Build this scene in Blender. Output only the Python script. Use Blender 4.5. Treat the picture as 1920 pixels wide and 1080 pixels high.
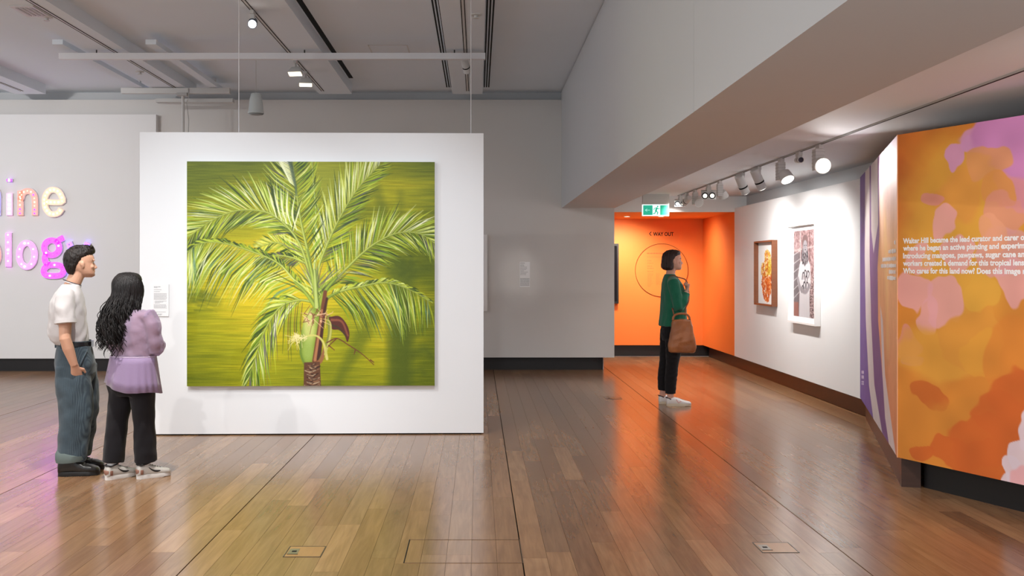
import bpy, math, random
import numpy as np
from mathutils import Vector, Matrix

for o in list(bpy.data.objects):
    bpy.data.objects.remove(o)
SC = bpy.context.scene
COL = SC.collection
random.seed(7)
RNG = np.random.default_rng(7)

# ------------------------------------------------------------------ camera
F = 1866.7                      # focal length in pixels of a 1920 px wide frame (35 mm)
VX, VY = 896.0, 504.0           # vanishing point
H = 1.52                        # eye height
cam_d = bpy.data.cameras.new('camera')
cam_d.sensor_width = 36.0
cam_d.lens = F / 1920 * 36
cam_d.shift_x = (960 - VX) / 1920
cam_d.shift_y = -(540 - VY) / 1920
cam_d.clip_end = 200
cam = bpy.data.objects.new('camera', cam_d)
cam.location = (0, 0, H)
cam.rotation_euler = (math.pi / 2, 0, 0)
COL.objects.link(cam)
SC.camera = cam

# ------------------------------------------------------------------ world, exposure
W = bpy.data.worlds.new('world')
SC.world = W
W.use_nodes = True
W.node_tree.nodes['Background'].inputs[0].default_value = (0.93, 0.96, 1.0, 1)
W.node_tree.nodes['Background'].inputs[1].default_value = 0.82
vs = SC.view_settings
vs.view_transform = 'Standard'
vs.look = 'None'
vs.gamma = 1.0
vs.use_curve_mapping = False
vs.exposure = 0.22

# lamp powers (W), used by the spotlight builder below
POW = dict(painting=262, panel_wash=140, sign=420, label=60, people=60,
           frames=80, mural=122, narrow=55, alcove=175, soft=60, hall=360)


# ------------------------------------------------------------------ helpers
def lin(c):
    out = []
    for v in c:
        v = v / 255.0
        out.append(v / 12.92 if v <= 0.04045 else ((v + 0.055) / 1.055) ** 2.4)
    return out


def srgb_arr(a):
    a = np.clip(a / 255.0, 0, 1)
    return np.where(a <= 0.04045, a / 12.92, ((a + 0.055) / 1.055) ** 2.4)


def XY(x, Y):
    return (x - VX) * Y / F


def ZZ(y, Y):
    return H - (y - VY) * Y / F


def P(x, y, Y):
    return (XY(x, Y), Y, ZZ(y, Y))


MATS = {}


def mat(name, rgb, rough=0.6, spec=0.5, metal=0.0, emit=None, estr=0.0, noise=0.0, nscale=8.0,
        bump=0.0, bscale=60.0, stretch=(1, 1, 1), sheen=0.0, coat=0.0, rgb2=None):
    if name in MATS:
        return MATS[name]
    m = bpy.data.materials.new(name)
    m.use_nodes = True
    nt = m.node_tree
    b = nt.nodes['Principled BSDF']
    c = lin(rgb) + [1]
    b.inputs['Base Color'].default_value = c
    b.inputs['Roughness'].default_value = rough
    b.inputs['Specular IOR Level'].default_value = spec
    b.inputs['Metallic'].default_value = metal
    if sheen:
        b.inputs['Sheen Weight'].default_value = sheen
    if coat:
        b.inputs['Coat Weight'].default_value = coat
        b.inputs['Coat Roughness'].default_value = 0.15
    if emit is not None:
        b.inputs['Emission Color'].default_value = lin(emit) + [1]
        b.inputs['Emission Strength'].default_value = estr
    if noise or bump or rgb2:
        tc = nt.nodes.new('ShaderNodeTexCoord')
        mp = nt.nodes.new('ShaderNodeMapping')
        mp.inputs['Scale'].default_value = stretch
        nt.links.new(tc.outputs['Object'], mp.inputs['Vector'])
        if noise or rgb2:
            n = nt.nodes.new('ShaderNodeTexNoise')
            n.inputs['Scale'].default_value = nscale
            n.inputs['Detail'].default_value = 5
            nt.links.new(mp.outputs[0], n.inputs['Vector'])
            mx = nt.nodes.new('ShaderNodeMix')
            mx.data_type = 'RGBA'
            if rgb2:
                mx.inputs['A'].default_value = c
                mx.inputs['B'].default_value = lin(rgb2) + [1]
                rp = nt.nodes.new('ShaderNodeValToRGB')
                rp.color_ramp.elements[0].position = 0.35
                rp.color_ramp.elements[1].position = 0.65
                nt.links.new(n.outputs['Fac'], rp.inputs[0])
                nt.links.new(rp.outputs[0], mx.inputs['Factor'])
            else:
                mx.inputs['A'].default_value = [v * (1 - noise) for v in c[:3]] + [1]
                mx.inputs['B'].default_value = [min(1, v * (1 + noise)) for v in c[:3]] + [1]
                nt.links.new(n.outputs['Fac'], mx.inputs['Factor'])
            nt.links.new(mx.outputs['Result'], b.inputs['Base Color'])
        if bump:
            n2 = nt.nodes.new('ShaderNodeTexNoise')
            n2.inputs['Scale'].default_value = bscale
            n2.inputs['Detail'].default_value = 4
            nt.links.new(mp.outputs[0], n2.inputs['Vector'])
            bp = nt.nodes.new('ShaderNodeBump')
            bp.inputs['Strength'].default_value = bump
            bp.inputs['Distance'].default_value = 0.01
            nt.links.new(n2.outputs['Fac'], bp.inputs['Height'])
            nt.links.new(bp.outputs[0], b.inputs['Normal'])
    MATS[name] = m
    return m


def attr_mat(name, rough=0.6, spec=0.3, bump=0.0, bscale=200.0, stretch=(1, 1, 1), coat=0.0):
    """paint whose colour lies in the mesh's own colour attribute 'paint'"""
    m = mat(name, (255, 255, 255), rough, spec, bump=bump, bscale=bscale, stretch=stretch, coat=coat)
    nt = m.node_tree
    a = nt.nodes.new('ShaderNodeAttribute')
    a.attribute_name = 'paint'
    nt.links.new(a.outputs['Color'], nt.nodes['Principled BSDF'].inputs['Base Color'])
    return m


class MB:
    def __init__(self):
        self.v, self.f = [], []

    def add(self, vs_, fs_):
        n = len(self.v)
        self.v += [tuple(p) for p in vs_]
        self.f += [tuple(i + n for i in q) for q in fs_]
        return self

    def box(self, a, b):
        x0, y0, z0 = [min(a[i], b[i]) for i in range(3)]
        x1, y1, z1 = [max(a[i], b[i]) for i in range(3)]
        return self.add([(x0, y0, z0), (x1, y0, z0), (x1, y1, z0), (x0, y1, z0),
                         (x0, y0, z1), (x1, y0, z1), (x1, y1, z1), (x0, y1, z1)],
                        [(0, 3, 2, 1), (4, 5, 6, 7), (0, 1, 5, 4), (1, 2, 6, 5), (2, 3, 7, 6), (3, 0, 4, 7)])

    def obox(self, c, ax, ay, az, hx, hy, hz):
        c, ax, ay, az = [Vector(q) for q in (c, ax, ay, az)]
        vs_ = []
        for sz in (-1, 1):
            for sx, sy in ((-1, -1), (1, -1), (1, 1), (-1, 1)):
                vs_.append(c + ax * hx * sx + ay * hy * sy + az * hz * sz)
        return self.add(vs_, [(0, 3, 2, 1), (4, 5, 6, 7), (0, 1, 5, 4), (1, 2, 6, 5), (2, 3, 7, 6), (3, 0, 4, 7)])

    def prism(self, poly, z0, z1):
        """vertical prism over a counter-clockwise plan polygon"""
        n = len(poly)
        vs_ = [(p[0], p[1], z0) for p in poly] + [(p[0], p[1], z1) for p in poly]
        fs = [tuple(range(n - 1, -1, -1)), tuple(range(n, 2 * n))]
        fs += [(i, (i + 1) % n, (i + 1) % n + n, i + n) for i in range(n)]
        return self.add(vs_, fs)

    def tube(self, pts, rad, seg=12, up=None, cap=True, flat=1.0):
        """swept ellipse: rad = radius or list of radii or (ra, rb); flat scales the second axis"""
        pts = [Vector(p) for p in pts]
        n = len(pts)
        if not isinstance(rad, (list, tuple)):
            rad = [rad] * n
        ts = []
        for i in range(n):
            a = pts[max(0, i - 1)]
            b = pts[min(n - 1, i + 1)]
            ts.append((b - a).normalized())
        u = Vector(up) if up is not None else (Vector((0, 0, 1)) if abs(ts[0].z) < 0.9 else Vector((1, 0, 0)))
        u = (u - ts[0] * u.dot(ts[0])).normalized()
        rings = []
        for i in range(n):
            t = ts[i]
            u = (u - t * u.dot(t)).normalized()
            w = t.cross(u)
            r = rad[i]
            ra, rb = (r if isinstance(r, (list, tuple)) else (r, r * flat))
            rings.append([pts[i] + u * (ra * math.cos(k * 2 * math.pi / seg)) + w * (rb * math.sin(k * 2 * math.pi / seg)) for k in range(seg)])
        return self.rings(rings, cap)

    def rings(self, rings, cap=True):
        seg = len(rings[0])
        vs_ = [p for r in rings for p in r]
        fs = []
        for i in range(len(rings) - 1):
            for k in range(seg):
                a = i * seg + k
                b = i * seg + (k + 1) % seg
                fs.append((a, b, b + seg, a + seg))
        if cap:
            fs.append(tuple(range(seg - 1, -1, -1)))
            fs.append(tuple(range((len(rings) - 1) * seg, len(rings) * seg)))
        return self.add(vs_, fs)

    def loft(self, secs, seg=28, power=2.0, cap=True):
        """stack of horizontal superellipses: (z, cx, cy, rx, ry)"""
        rings = []
        for s in secs:
            z, cx, cy, rx, ry = s[:5]
            pw = s[5] if len(s) > 5 else power
            r = []
            for k in range(seg):
                a = 2 * math.pi * k / seg
                c_, s_ = math.cos(a), math.sin(a)
                r.append((cx + rx * math.copysign(abs(c_) ** (2 / pw), c_), cy + ry * math.copysign(abs(s_) ** (2 / pw), s_), z))
            rings.append(r)
        return self.rings(rings, cap)

    def ball(self, c, r, seg=14, n=8):
        r = r if isinstance(r, (list, tuple)) else (r, r, r)
        rings = []
        for i in range(n + 1):
            a = -math.pi / 2 + math.pi * (i + 0.02) / (n + 0.04)
            rings.append([(c[0] + r[0] * math.cos(a) * math.cos(k * 2 * math.pi / seg),
                           c[1] + r[1] * math.cos(a) * math.sin(k * 2 * math.pi / seg),
                           c[2] + r[2] * math.sin(a)) for k in range(seg)])
        return self.rings(rings, True)

    def lathe(self, c, prof, seg=24):
        return self.rings([[(c[0] + r * math.cos(k * 2 * math.pi / seg), c[1] + r * math.sin(k * 2 * math.pi / seg), c[2] + z)
                            for k in range(seg)] for r, z in prof], True)

    def mesh(self, name, smooth=False):
        me = bpy.data.meshes.new(name)
        me.from_pydata(self.v, [], self.f)
        me.update()
        if smooth:
            me.polygons.foreach_set('use_smooth', [True] * len(me.polygons))
        return me

    def build(self, name, m, parent=None, smooth=False, angle=None):
        me = self.mesh(name, smooth)
        if m is not None:
            me.materials.append(m)
        o = bpy.data.objects.new(name, me)
        COL.objects.link(o)
        if parent is not None:
            o.parent = parent
        if smooth and angle:
            me.set_sharp_from_angle(angle=math.radians(angle))
        return o


def obj_from_mesh(name, me, m, parent=None):
    o = bpy.data.objects.new(name, me)
    if m is not None:
        me.materials.clear()
        me.materials.append(m)
    COL.objects.link(o)
    if parent is not None:
        o.parent = parent
    return o


def tag(o, label=None, cat=None, group=None, kind=None):
    if label:
        o['label'] = label
    if cat:
        o['category'] = cat
    if group:
        o['group'] = group
    if kind:
        o['kind'] = kind
    return o


def empty(name, loc, label=None, cat=None, group=None, rz=0.0):
    o = bpy.data.objects.new(name, None)
    o.empty_display_size = 0.1
    o.location = loc
    o.rotation_euler = (0, 0, rz)
    COL.objects.link(o)
    return tag(o, label, cat, group)


def text_mesh(s, bold=0.0):
    cu = bpy.data.curves.new('txt', 'FONT')
    cu.body = s
    cu.size = 1.0
    cu.offset = bold
    cu.resolution_u = 3
    cu.extrude = 0.0
    o = bpy.data.objects.new('txt', cu)
    COL.objects.link(o)
    dg = bpy.context.evaluated_depsgraph_get()
    me = bpy.data.meshes.new_from_object(o.evaluated_get(dg))
    bpy.data.objects.remove(o)
    bpy.data.curves.remove(cu)
    return me


def text_on(name, s, m, parent, origin, xdir, height, width, bold=0.0, cap=0.69, proud=0.001):
    """flat lettering on an upright surface: origin = world point of the baseline's left end,
    xdir = reading direction (horizontal), height = cap height, width = length of the line"""
    me = text_mesh(s, bold)
    n = len(me.vertices)
    co = np.empty(n * 3)
    me.vertices.foreach_get('co', co)
    co = co.reshape(-1, 3)
    x0, x1 = co[:, 0].min(), co[:, 0].max()
    k = width / (x1 - x0)
    hz = height / cap
    xd = np.array(xdir) / np.linalg.norm(xdir)
    nd = np.array((xd[1], -xd[0], 0.0))
    pw = np.array(origin)[None] + (co[:, :1] - x0) * k * xd[None] + co[:, 1:2] * hz * np.array((0, 0, 1.0))[None] + nd[None] * proud
    off = np.array(parent.matrix_world.translation) if parent is not None and parent.type == 'EMPTY' else np.zeros(3)
    if parent is not None and parent.type == 'EMPTY':
        off = np.array(parent.location)
    pw = pw - off[None]
    me.vertices.foreach_set('co', pw.ravel())
    me.update()
    o = obj_from_mesh(name, me, m, parent)
    return o


def grid_paint(name, img, to_world, m, parent=None):
    """a flat painted sheet: one vertex per dab of paint, the colour kept on the mesh"""
    hh, ww, _ = img.shape
    u, v = np.meshgrid(np.linspace(0, 1, ww), np.linspace(0, 1, hh))
    co = to_world(u.ravel(), v.ravel())
    idx = np.arange(hh * ww).reshape(hh, ww)
    q = np.stack([idx[:-1, :-1], idx[1:, :-1], idx[1:, 1:], idx[:-1, 1:]], -1).reshape(-1, 4)
    me = bpy.data.meshes.new(name)
    me.vertices.add(len(co))
    me.vertices.foreach_set('co', co.astype(np.float32).ravel())
    me.loops.add(q.size)
    me.loops.foreach_set('vertex_index', q.astype(np.int32).ravel())
    me.polygons.add(len(q))
    me.polygons.foreach_set('loop_start', np.arange(0, q.size, 4, dtype=np.int32))
    me.polygons.foreach_set('loop_total', np.full(len(q), 4, dtype=np.int32))
    me.update(calc_edges=True)
    at = me.color_attributes.new('paint', 'FLOAT_COLOR', 'POINT')
    c = np.ones((hh * ww, 4), np.float32)
    c[:, :3] = srgb_arr(img.reshape(-1, 3))
    at.data.foreach_set('color', c.ravel())
    return obj_from_mesh(name, me, m, parent)


# ------------------------------------------------------------------ materials
M_WALL = mat('wall_paint', (214, 212, 209), 0.75, 0.25, noise=0.012, nscale=3)
M_WALLW = mat('wall_paint_white', (232, 232, 232), 0.7, 0.25, noise=0.01, nscale=3)
M_CEIL = mat('ceiling_paint', (228, 236, 243), 0.8, 0.2, noise=0.012, nscale=2)
M_BULK = mat('bulkhead_paint', (205, 207, 209), 0.8, 0.2, noise=0.012, nscale=2)
M_PANEL = mat('display_panel_paint', (233, 234, 236), 0.6, 0.3, noise=0.006, nscale=2)
M_ORANGE = mat('orange_wall_paint', (241, 132, 60), 0.55, 0.3, noise=0.02, nscale=2)
M_BLACK = mat('black_skirting', (26, 24, 25), 0.45, 0.4, noise=0.1, nscale=10)
M_DKWOOD = mat('dark_wood_skirting', (62, 38, 27), 0.35, 0.5, noise=0.35, nscale=6, stretch=(1, 1, 12))
M_SLOT = mat('dark_slot', (18, 17, 17), 0.7, 0.2)
M_FIX = mat('fixture_white', (205, 205, 203), 0.45, 0.4)
M_FIXG = mat('fixture_grey', (178, 177, 175), 0.5, 0.4)
M_LENS = mat('lamp_lens_lit', (255, 255, 255), 0.3, 0.5, emit=(255, 250, 240), estr=7.0)
M_LENSW = mat('lamp_lens_warm', (255, 255, 240), 0.3, 0.5, emit=(255, 246, 215), estr=2.2)
M_LENSD = mat('lamp_lens_dark', (30, 36, 50), 0.15, 0.6)
M_ROD = mat('dark_rod', (60, 58, 56), 0.4, 0.5)
M_WIRE = mat('wire_white', (225, 225, 228), 0.4, 0.5)
M_PRINT = mat('print_grey', (120, 120, 122), 0.7, 0.1)
M_PRINTL = mat('print_light_grey', (176, 176, 178), 0.7, 0.1)
M_LABEL = mat('label_card', (236, 236, 237), 0.6, 0.2)
M_TEXTW = mat('vinyl_white', (250, 248, 248), 0.6, 0.2)
M_TEXTD = mat('vinyl_dark_brown', (50, 30, 22), 0.6, 0.2)
M_FRAMEW = mat('frame_white', (240, 239, 238), 0.4, 0.4)
M_FRAMEB = mat('frame_walnut', (112, 66, 42), 0.4, 0.4, noise=0.25, nscale=9, stretch=(1, 1, 10))

# ------------------------------------------------------------------ the setting
YB = 14.88      # main back wall
XBK = 1.2515    # bulkhead face
ZB = 2.429      # bulkhead underside
ZC = 4.184      # main ceiling
ZR = 2.62       # ceiling of the right aisle
XR = 3.9        # white wall on the right
YO = 15.12      # start of the orange alcove
YOB = 17.27     # orange end wall
PW = 0.195      # height at which the wall linings start


def struct(name, mb, m, parent=None, label=None):
    o = mb.build(name, m, parent)
    if parent is None:
        tag(o, label, kind='structure')
    return o


# floor: dark underlay with single boards on it
floor = struct('floor', MB().box((-9.5, 0.8, -0.06), (5.4, 17.4, -0.011)), M_SLOT, label='varnished hardwood board floor of the gallery')
BW = 1.7245 / 13
X0 = -1.4923


def floor_mat():
    m = bpy.data.materials.new('floor_boards')
    m.use_nodes = True
    nt = m.node_tree
    b = nt.nodes['Principled BSDF']
    N, Lk = nt.nodes.new, nt.links.new
    at = N('ShaderNodeAttribute'); at.attribute_name = 'paint'
    geo = N('ShaderNodeNewGeometry')
    # each board has its own slice of the grain: shift by the board's tone value
    sep = N('ShaderNodeSeparateColor'); Lk(at.outputs['Color'], sep.inputs[0])
    mul = N('ShaderNodeMath'); mul.operation = 'MULTIPLY'; mul.inputs[1].default_value = 173.0
    Lk(sep.outputs[2], mul.inputs[0])
    cmb = N('ShaderNodeCombineXYZ'); Lk(mul.outputs[0], cmb.inputs[2]); Lk(mul.outputs[0], cmb.inputs[1])
    add = N('ShaderNodeVectorMath'); add.operation = 'ADD'
    Lk(geo.outputs['Position'], add.inputs[0]); Lk(cmb.outputs[0], add.inputs[1])
    mp = N('ShaderNodeMapping'); mp.inputs['Scale'].default_value = (34, 1.6, 1)
    Lk(add.outputs[0], mp.inputs[0])
    n1 = N('ShaderNodeTexNoise'); n1.inputs['Scale'].default_value = 1.0; n1.inputs['Detail'].default_value = 6; n1.inputs['Distortion'].default_value = 1.4
    Lk(mp.outputs[0], n1.inputs[0])
    mp2 = N('ShaderNodeMapping'); mp2.inputs['Scale'].default_value = (7, 0.9, 1)
    Lk(add.outputs[0], mp2.inputs[0])
    n2 = N('ShaderNodeTexNoise'); n2.inputs['Scale'].default_value = 1.0; n2.inputs['Detail'].default_value = 4; n2.inputs['Distortion'].default_value = 2.5
    Lk(mp2.outputs[0], n2.inputs[0])
    r1 = N('ShaderNodeValToRGB')
    r1.color_ramp.elements[0].position = 0.3; r1.color_ramp.elements[0].color = (0.86, 0.84, 0.82, 1)
    r1.color_ramp.elements[1].position = 0.65; r1.color_ramp.elements[1].color = (1.06, 1.06, 1.06, 1)
    Lk(n1.outputs['Fac'], r1.inputs[0])
    r2 = N('ShaderNodeValToRGB')
    r2.color_ramp.elements[0].position = 0.35; r2.color_ramp.elements[0].color = (0.88, 0.85, 0.83, 1)
    r2.color_ramp.elements[1].position = 0.6; r2.color_ramp.elements[1].color = (1.05, 1.05, 1.04, 1)
    Lk(n2.outputs['Fac'], r2.inputs[0])
    m1 = N('ShaderNodeMix'); m1.data_type = 'RGBA'; m1.blend_type = 'MULTIPLY'; m1.inputs['Factor'].default_value = 1
    Lk(at.outputs['Color'], m1.inputs['A']); Lk(r1.outputs[0], m1.inputs['B'])
    m2 = N('ShaderNodeMix'); m2.data_type = 'RGBA'; m2.blend_type = 'MULTIPLY'; m2.inputs['Factor'].default_value = 1
    Lk(m1.outputs['Result'], m2.inputs['A']); Lk(r2.outputs[0], m2.inputs['B'])
    Lk(m2.outputs['Result'], b.inputs['Base Color'])
    b.inputs['Roughness'].default_value = 0.22
    b.inputs['Specular IOR Level'].default_value = 0.7
    return m


M_FLOOR = floor_mat()
TONES = [(147, 112, 80), (150, 115, 83), (144, 109, 78), (155, 120, 88), (141, 106, 76), (148, 113, 81), (145, 112, 83),
         (158, 123, 90), (144, 110, 81), (139, 104, 76), (152, 117, 85)]


def px_area(x0, x1, y0, y1):
    ya, yb = max(y0, 4.95), max(y1, 4.95)
    if yb - ya < 0.05:
        return 0
    t = 0
    for k in range(4):
        ym = ya + (yb - ya) * (k + 0.5) / 4
        pa, pb = VX + x0 * F / ym, VX + x1 * F / ym
        w = max(0, min(1920, pb) - max(0, pa))
        t += w * (F * H / ym ** 2) * (yb - ya) / 4
    # hidden behind the display wall
    if x1 < 0 and x0 > -3.1 and y0 > 9.3:
        return 0
    return t


boards = []
row = -61
while True:
    x0 = X0 + row * BW
    if x0 > 5.2:
        break
    y = 0.9 - random.random() * 1.6
    while y < 17.3:
        ln = random.choice((0.9, 1.2, 1.5, 1.8, 2.1, 2.4)) * random.uniform(0.9, 1.1)
        ya, yb = max(0.9, y), min(17.3, y + ln)
        if yb - ya > 0.02:
            boards.append((row, x0, ya, yb, random.choice(TONES)))
        y += ln
    row += 1
rank = sorted(range(len(boards)), key=lambda i: -px_area(boards[i][1], boards[i][1] + BW, boards[i][2], boards[i][3]))
near = set(rank[:296])


def board_color(tone):
    k = random.uniform(0.93, 1.05)
    c = lin([min(255, v * k) for v in tone])
    return c


def set_paint(me, cols):
    at = me.color_attributes.new('paint', 'FLOAT_COLOR', 'POINT')
    a = np.ones((len(me.vertices), 4), np.float32)
    a[:, :3] = cols
    at.data.foreach_set('color', a.ravel())


rest, rest_c = MB(), []
for i, (r, x0, ya, yb, tone) in enumerate(boards):
    gl = 0.0035 if r % 13 == 0 else 0.0007
    gr = 0.0035 if (r + 1) % 13 == 0 else 0.0007
    c = board_color(tone)
    a, b_ = (x0 + gl, ya + 0.0006, -0.010), (x0 + BW - gr, yb - 0.0006, 0.0)
    if i in near:
        mb = MB().box(a, b_)
        o = mb.build('floor_board', M_FLOOR, floor)
        set_paint(o.data, [c] * 8)
    else:
        rest.box(a, b_)
        rest_c += [c] * 8
ro = rest.build('distant_floor_boards', M_FLOOR, floor)
set_paint(ro.data, rest_c)
tag(ro, kind='stuff')

# back wall: lining in front of a black recessed plinth, set-back strip above
struct('wall_back', MB().box((-11, YB, PW), (2.04, YB + 0.17, 4.047)), M_WALL, label='long grey-white back wall of the gallery')
struct('wall_recess', MB().box((-11, YB + 0.17, 0), (XBK, YB + 0.3, ZC)).box((XBK, YB + 0.17, 0), (1.9, YB + 0.3, 2.42)).box((XBK, YB + 0.17, 2.43), (2.0, YB + 0.3, ZC)), M_BULK, label='set-back strip above the back wall')
struct('baseboard_back', MB().box((-11, YB + 0.13, 0), (1.885, YB + 0.168, PW)), M_BLACK, label='black recessed plinth under the back wall')
struct('wall_sign', MB().box((-11, 14.75, 0.19), (-4.769, YB, 3.807)), M_WALLW, label='raised white wall lining carrying the glowing letters')
struct('baseboard_sign', MB().box((-11, 14.80, 0), (-4.80, YB + 0.12, 0.19)), M_BLACK, label='black plinth under the glowing letters wall')

# main ceiling with rafts
ceil = struct('ceiling', MB().box((-11, -1, ZC), (2.05, YB + 0.3, ZC + 0.1)), M_CEIL, label='pale grey main ceiling with lowered rafts')
ZRF = 4.048


def raft(x0, x1, track, y1=14.4):
    o = MB().box((x0, -1, ZRF), (x1, y1, ZC)).build('ceiling_raft', M_CEIL, ceil)
    MB().box((track - 0.021, -1, ZRF - 0.004), (track - 0.012, y1 - 0.25, ZRF + 0.01)).box((track + 0.012, -1, ZRF - 0.004), (track + 0.021, y1 - 0.25, ZRF + 0.01)).build('track_slot', M_SLOT, o)
    MB().box((track - 0.012, -1, ZRF - 0.003), (track + 0.012, y1 - 0.25, ZRF + 0.01)).build('track_rail', M_FIX, o)
    return o


raft(-6.70, -6.25, -6.48)
r1_ = raft(-4.54, -4.07, -4.23)
raft(-2.294, -1.82, -2.205)
raft(-0.37, 0.07, -0.145)
# air slots in the ceiling
for xs in ((-1.80, -1.74),):
    MB().box((xs[0], -1, ZC - 0.003), (xs[1], 13.9, ZC + 0.02)).build('air_slot', M_SLOT, ceil)
for base in (-0.463, 0.085):
    for k in range(3):
        MB().box((base + k * 0.033, -1, ZC - 0.003), (base + k * 0.033 + 0.017, 14.6, ZC + 0.02)).build('air_slot', M_SLOT, ceil)
# access panel outline and sprinkler plates
ap = MB()
xa, xb, ya, yb = -1.31, -0.85, 11.85, 12.35
for a, b_ in (((xa, ya), (xb, ya + 0.012)), ((xa, yb), (xb, yb + 0.012)), ((xa, ya), (xa + 0.012, yb)), ((xb, ya), (xb + 0.012, yb))):
    ap.box((a[0], a[1], ZC - 0.004), (b_[0], b_[1], ZC))
ap.build('access_panel_edge', M_FIX, ceil)
for (sx, sy) in ((-4.33, 10.0), (-0.02, 9.9), (-4.33, 12.75)):
    sp = MB().lathe((sx, sy, ZRF), [(0.055, 0), (0.055, -0.008), (0.02, -0.012), (0.018, -0.03), (0.03, -0.034), (0.03, -0.038)], 16)
    sp.build('sprinkler', M_FIX, ceil, True, 40)
gv = MB().box((-4.50, 9.55, ZRF - 0.012), (-4.27, 9.95, ZRF)).build('vent_plate', M_FIX, ceil)
for k in range(4):
    MB().box((-4.46 + k * 0.045, 9.6, ZRF - 0.016), (-4.435 + k * 0.045, 9.9, ZRF - 0.011)).build('vent_slat', M_FIXG, gv)

# bulkhead box beside the aisle, two panels with a joint
bk = struct('wall_bulkhead', MB().box((XBK + 0.01, -1, ZB + 0.01), (2.03, YB + 0.165, ZC)), M_SLOT, label='big lowered bulkhead box dividing hall and aisle')
for (y0, y1) in ((-1, 5.767), (5.772, YB + 0.17)):
    MB().box((XBK, y0, ZB), (XBK + 0.01, y1, ZC - 0.012)).build('face_panel', M_BULK, bk)
    MB().box((XBK + 0.0101, y0, ZB), (2.0345, y1, ZB + 0.0095)).build('soffit_panel', M_BULK, bk)
    MB().box((2.035, y0, ZB), (2.045, y1, ZC)).build('side_panel', M_BULK, bk)

# right aisle: ceiling, wall, header and orange alcove
struct('ceiling_aisle', MB().box((2.03, -1, ZR), (6.5, YO, ZR + 0.1)), M_CEIL, label='low white ceiling over the right aisle')
struct('wall_header', MB().box((1.9, YO, 2.384), (4.3, YO + 0.06, ZR + 0.1)), M_WALLW, label='white strip above the orange alcove')
struct('wall_right', MB().box((XR, 9.9, PW), (XR + 0.09, YO + 0.01, 2.44)), M_WALLW, label='white hanging wall lining on the right')
struct('wall_right_upper', MB().box((4.08, 5, 0), (4.2, 17.4, ZR)), M_BULK, label='grey wall strip above the right lining')
bb = struct('baseboard_right', MB().box((3.99, 10.05, 0), (4.08, 17.2, PW)), M_DKWOOD, label='dark brown timber skirting under the right wall')
al = MB().box((0.4, YOB, PW), (XR + 0.2, YOB + 0.1, 2.384))
walc = struct('wall_alcove', al, M_ORANGE, label='orange end wall with way out lettering')
struct('wall_alcove_side', MB().box((XR + 0.002, YO + 0.0101, PW), (XR + 0.18, YOB, 2.384)), M_ORANGE, label='orange side wall of the alcove')
struct('ceiling_alcove', MB().box((0.4, YO + 0.061, 2.384), (4.3, YOB + 0.1, 2.45)), mat('orange_soffit_lit', (245, 160, 90), 0.6, 0.3), label='orange soffit of the alcove')  # lighter orange than the walls: bounced light put into the soffit colour
struct('wall_alcove_left', MB().box((0.4, YB + 0.3, 0), (0.5, YOB + 0.1, 2.4)), M_ORANGE, label='orange far left end of the way out passage')
struct('baseboard_alcove', MB().box((0.5, YOB + 0.04, 0), (XR + 0.15, YOB + 0.1, PW)), M_BLACK, label='black plinth under the orange end wall')

# angled mural walls
C0 = np.array((XR, 10.15)); C1 = np.array((2.923, 6.93))
D2 = np.array((0.39, -0.893)); D2 = D2 / np.linalg.norm(D2)
C2 = C1 + D2 * 3.0
D1 = (C1 - C0) / np.linalg.norm(C1 - C0)
MB0, MT = 0.208, 2.452
off1 = np.array((D1[1] * -1, D1[0]))     # pointing away from the hall
off1 = off1 if off1[0] > 0 else -off1
off2 = np.array((-D2[1], D2[0]))
off2 = off2 if off2[0] > 0 else -off2
wm = struct('wall_mural', MB().prism([tuple(C0), tuple(C1), tuple(C2), tuple(C2 + off2 * 0.2), tuple(C1 + np.array((0.3, 0.05))), tuple(C0 + np.array((0.17, -0.1)))], MB0, MT),
            mat('mural_board', (224, 160, 120), 0.7, 0.2), label='angled wall wrapped with an orange, pink and purple mural')
n1, n2 = off1 * 0.05, off2 * 0.16
struct('baseboard_mural_far', MB().prism([tuple(C0 + n1), tuple(C1 + n1 * 0.5 + D1 * -0.02), tuple(C1 + n1 + off1 * 0.1 + D1 * -0.02), tuple(C0 + n1 + off1 * 0.1)], 0, MB0), M_DKWOOD,
       label='dark timber skirting under the narrow mural side')
bstart = C1 + D2 * 0.08 + n2
struct('baseboard_mural', MB().prism([tuple(bstart), tuple(C2 + n2), tuple(C2 + n2 * 2), tuple(bstart + n2)], 0, MB0), M_BLACK,
       label='black recessed plinth under the wide mural side')

# ------------------------------------------------------------------ spotlights
def cyl_between(mb, a, b, r0, r1=None, seg=20):
    return mb.tube([a, b], [r0, r0 if r1 is None else r1], seg)


def lamp(parent, loc, aim, power, angle=40, blend=0.6, color=(1, 0.95, 0.88), radius=0.04):
    d = bpy.data.lights.new('lamp', 'SPOT')
    d.energy = power
    d.spot_size = math.radians(angle)
    d.spot_blend = blend
    d.color = color
    d.shadow_soft_size = radius
    o = bpy.data.objects.new('lamp', d)
    COL.objects.link(o)
    o.parent = parent
    o.location = loc
    v = Vector(aim) - (Vector(loc) + parent.location)
    o.rotation_euler = v.to_track_quat('-Z', 'Y').to_euler()
    return o


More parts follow.
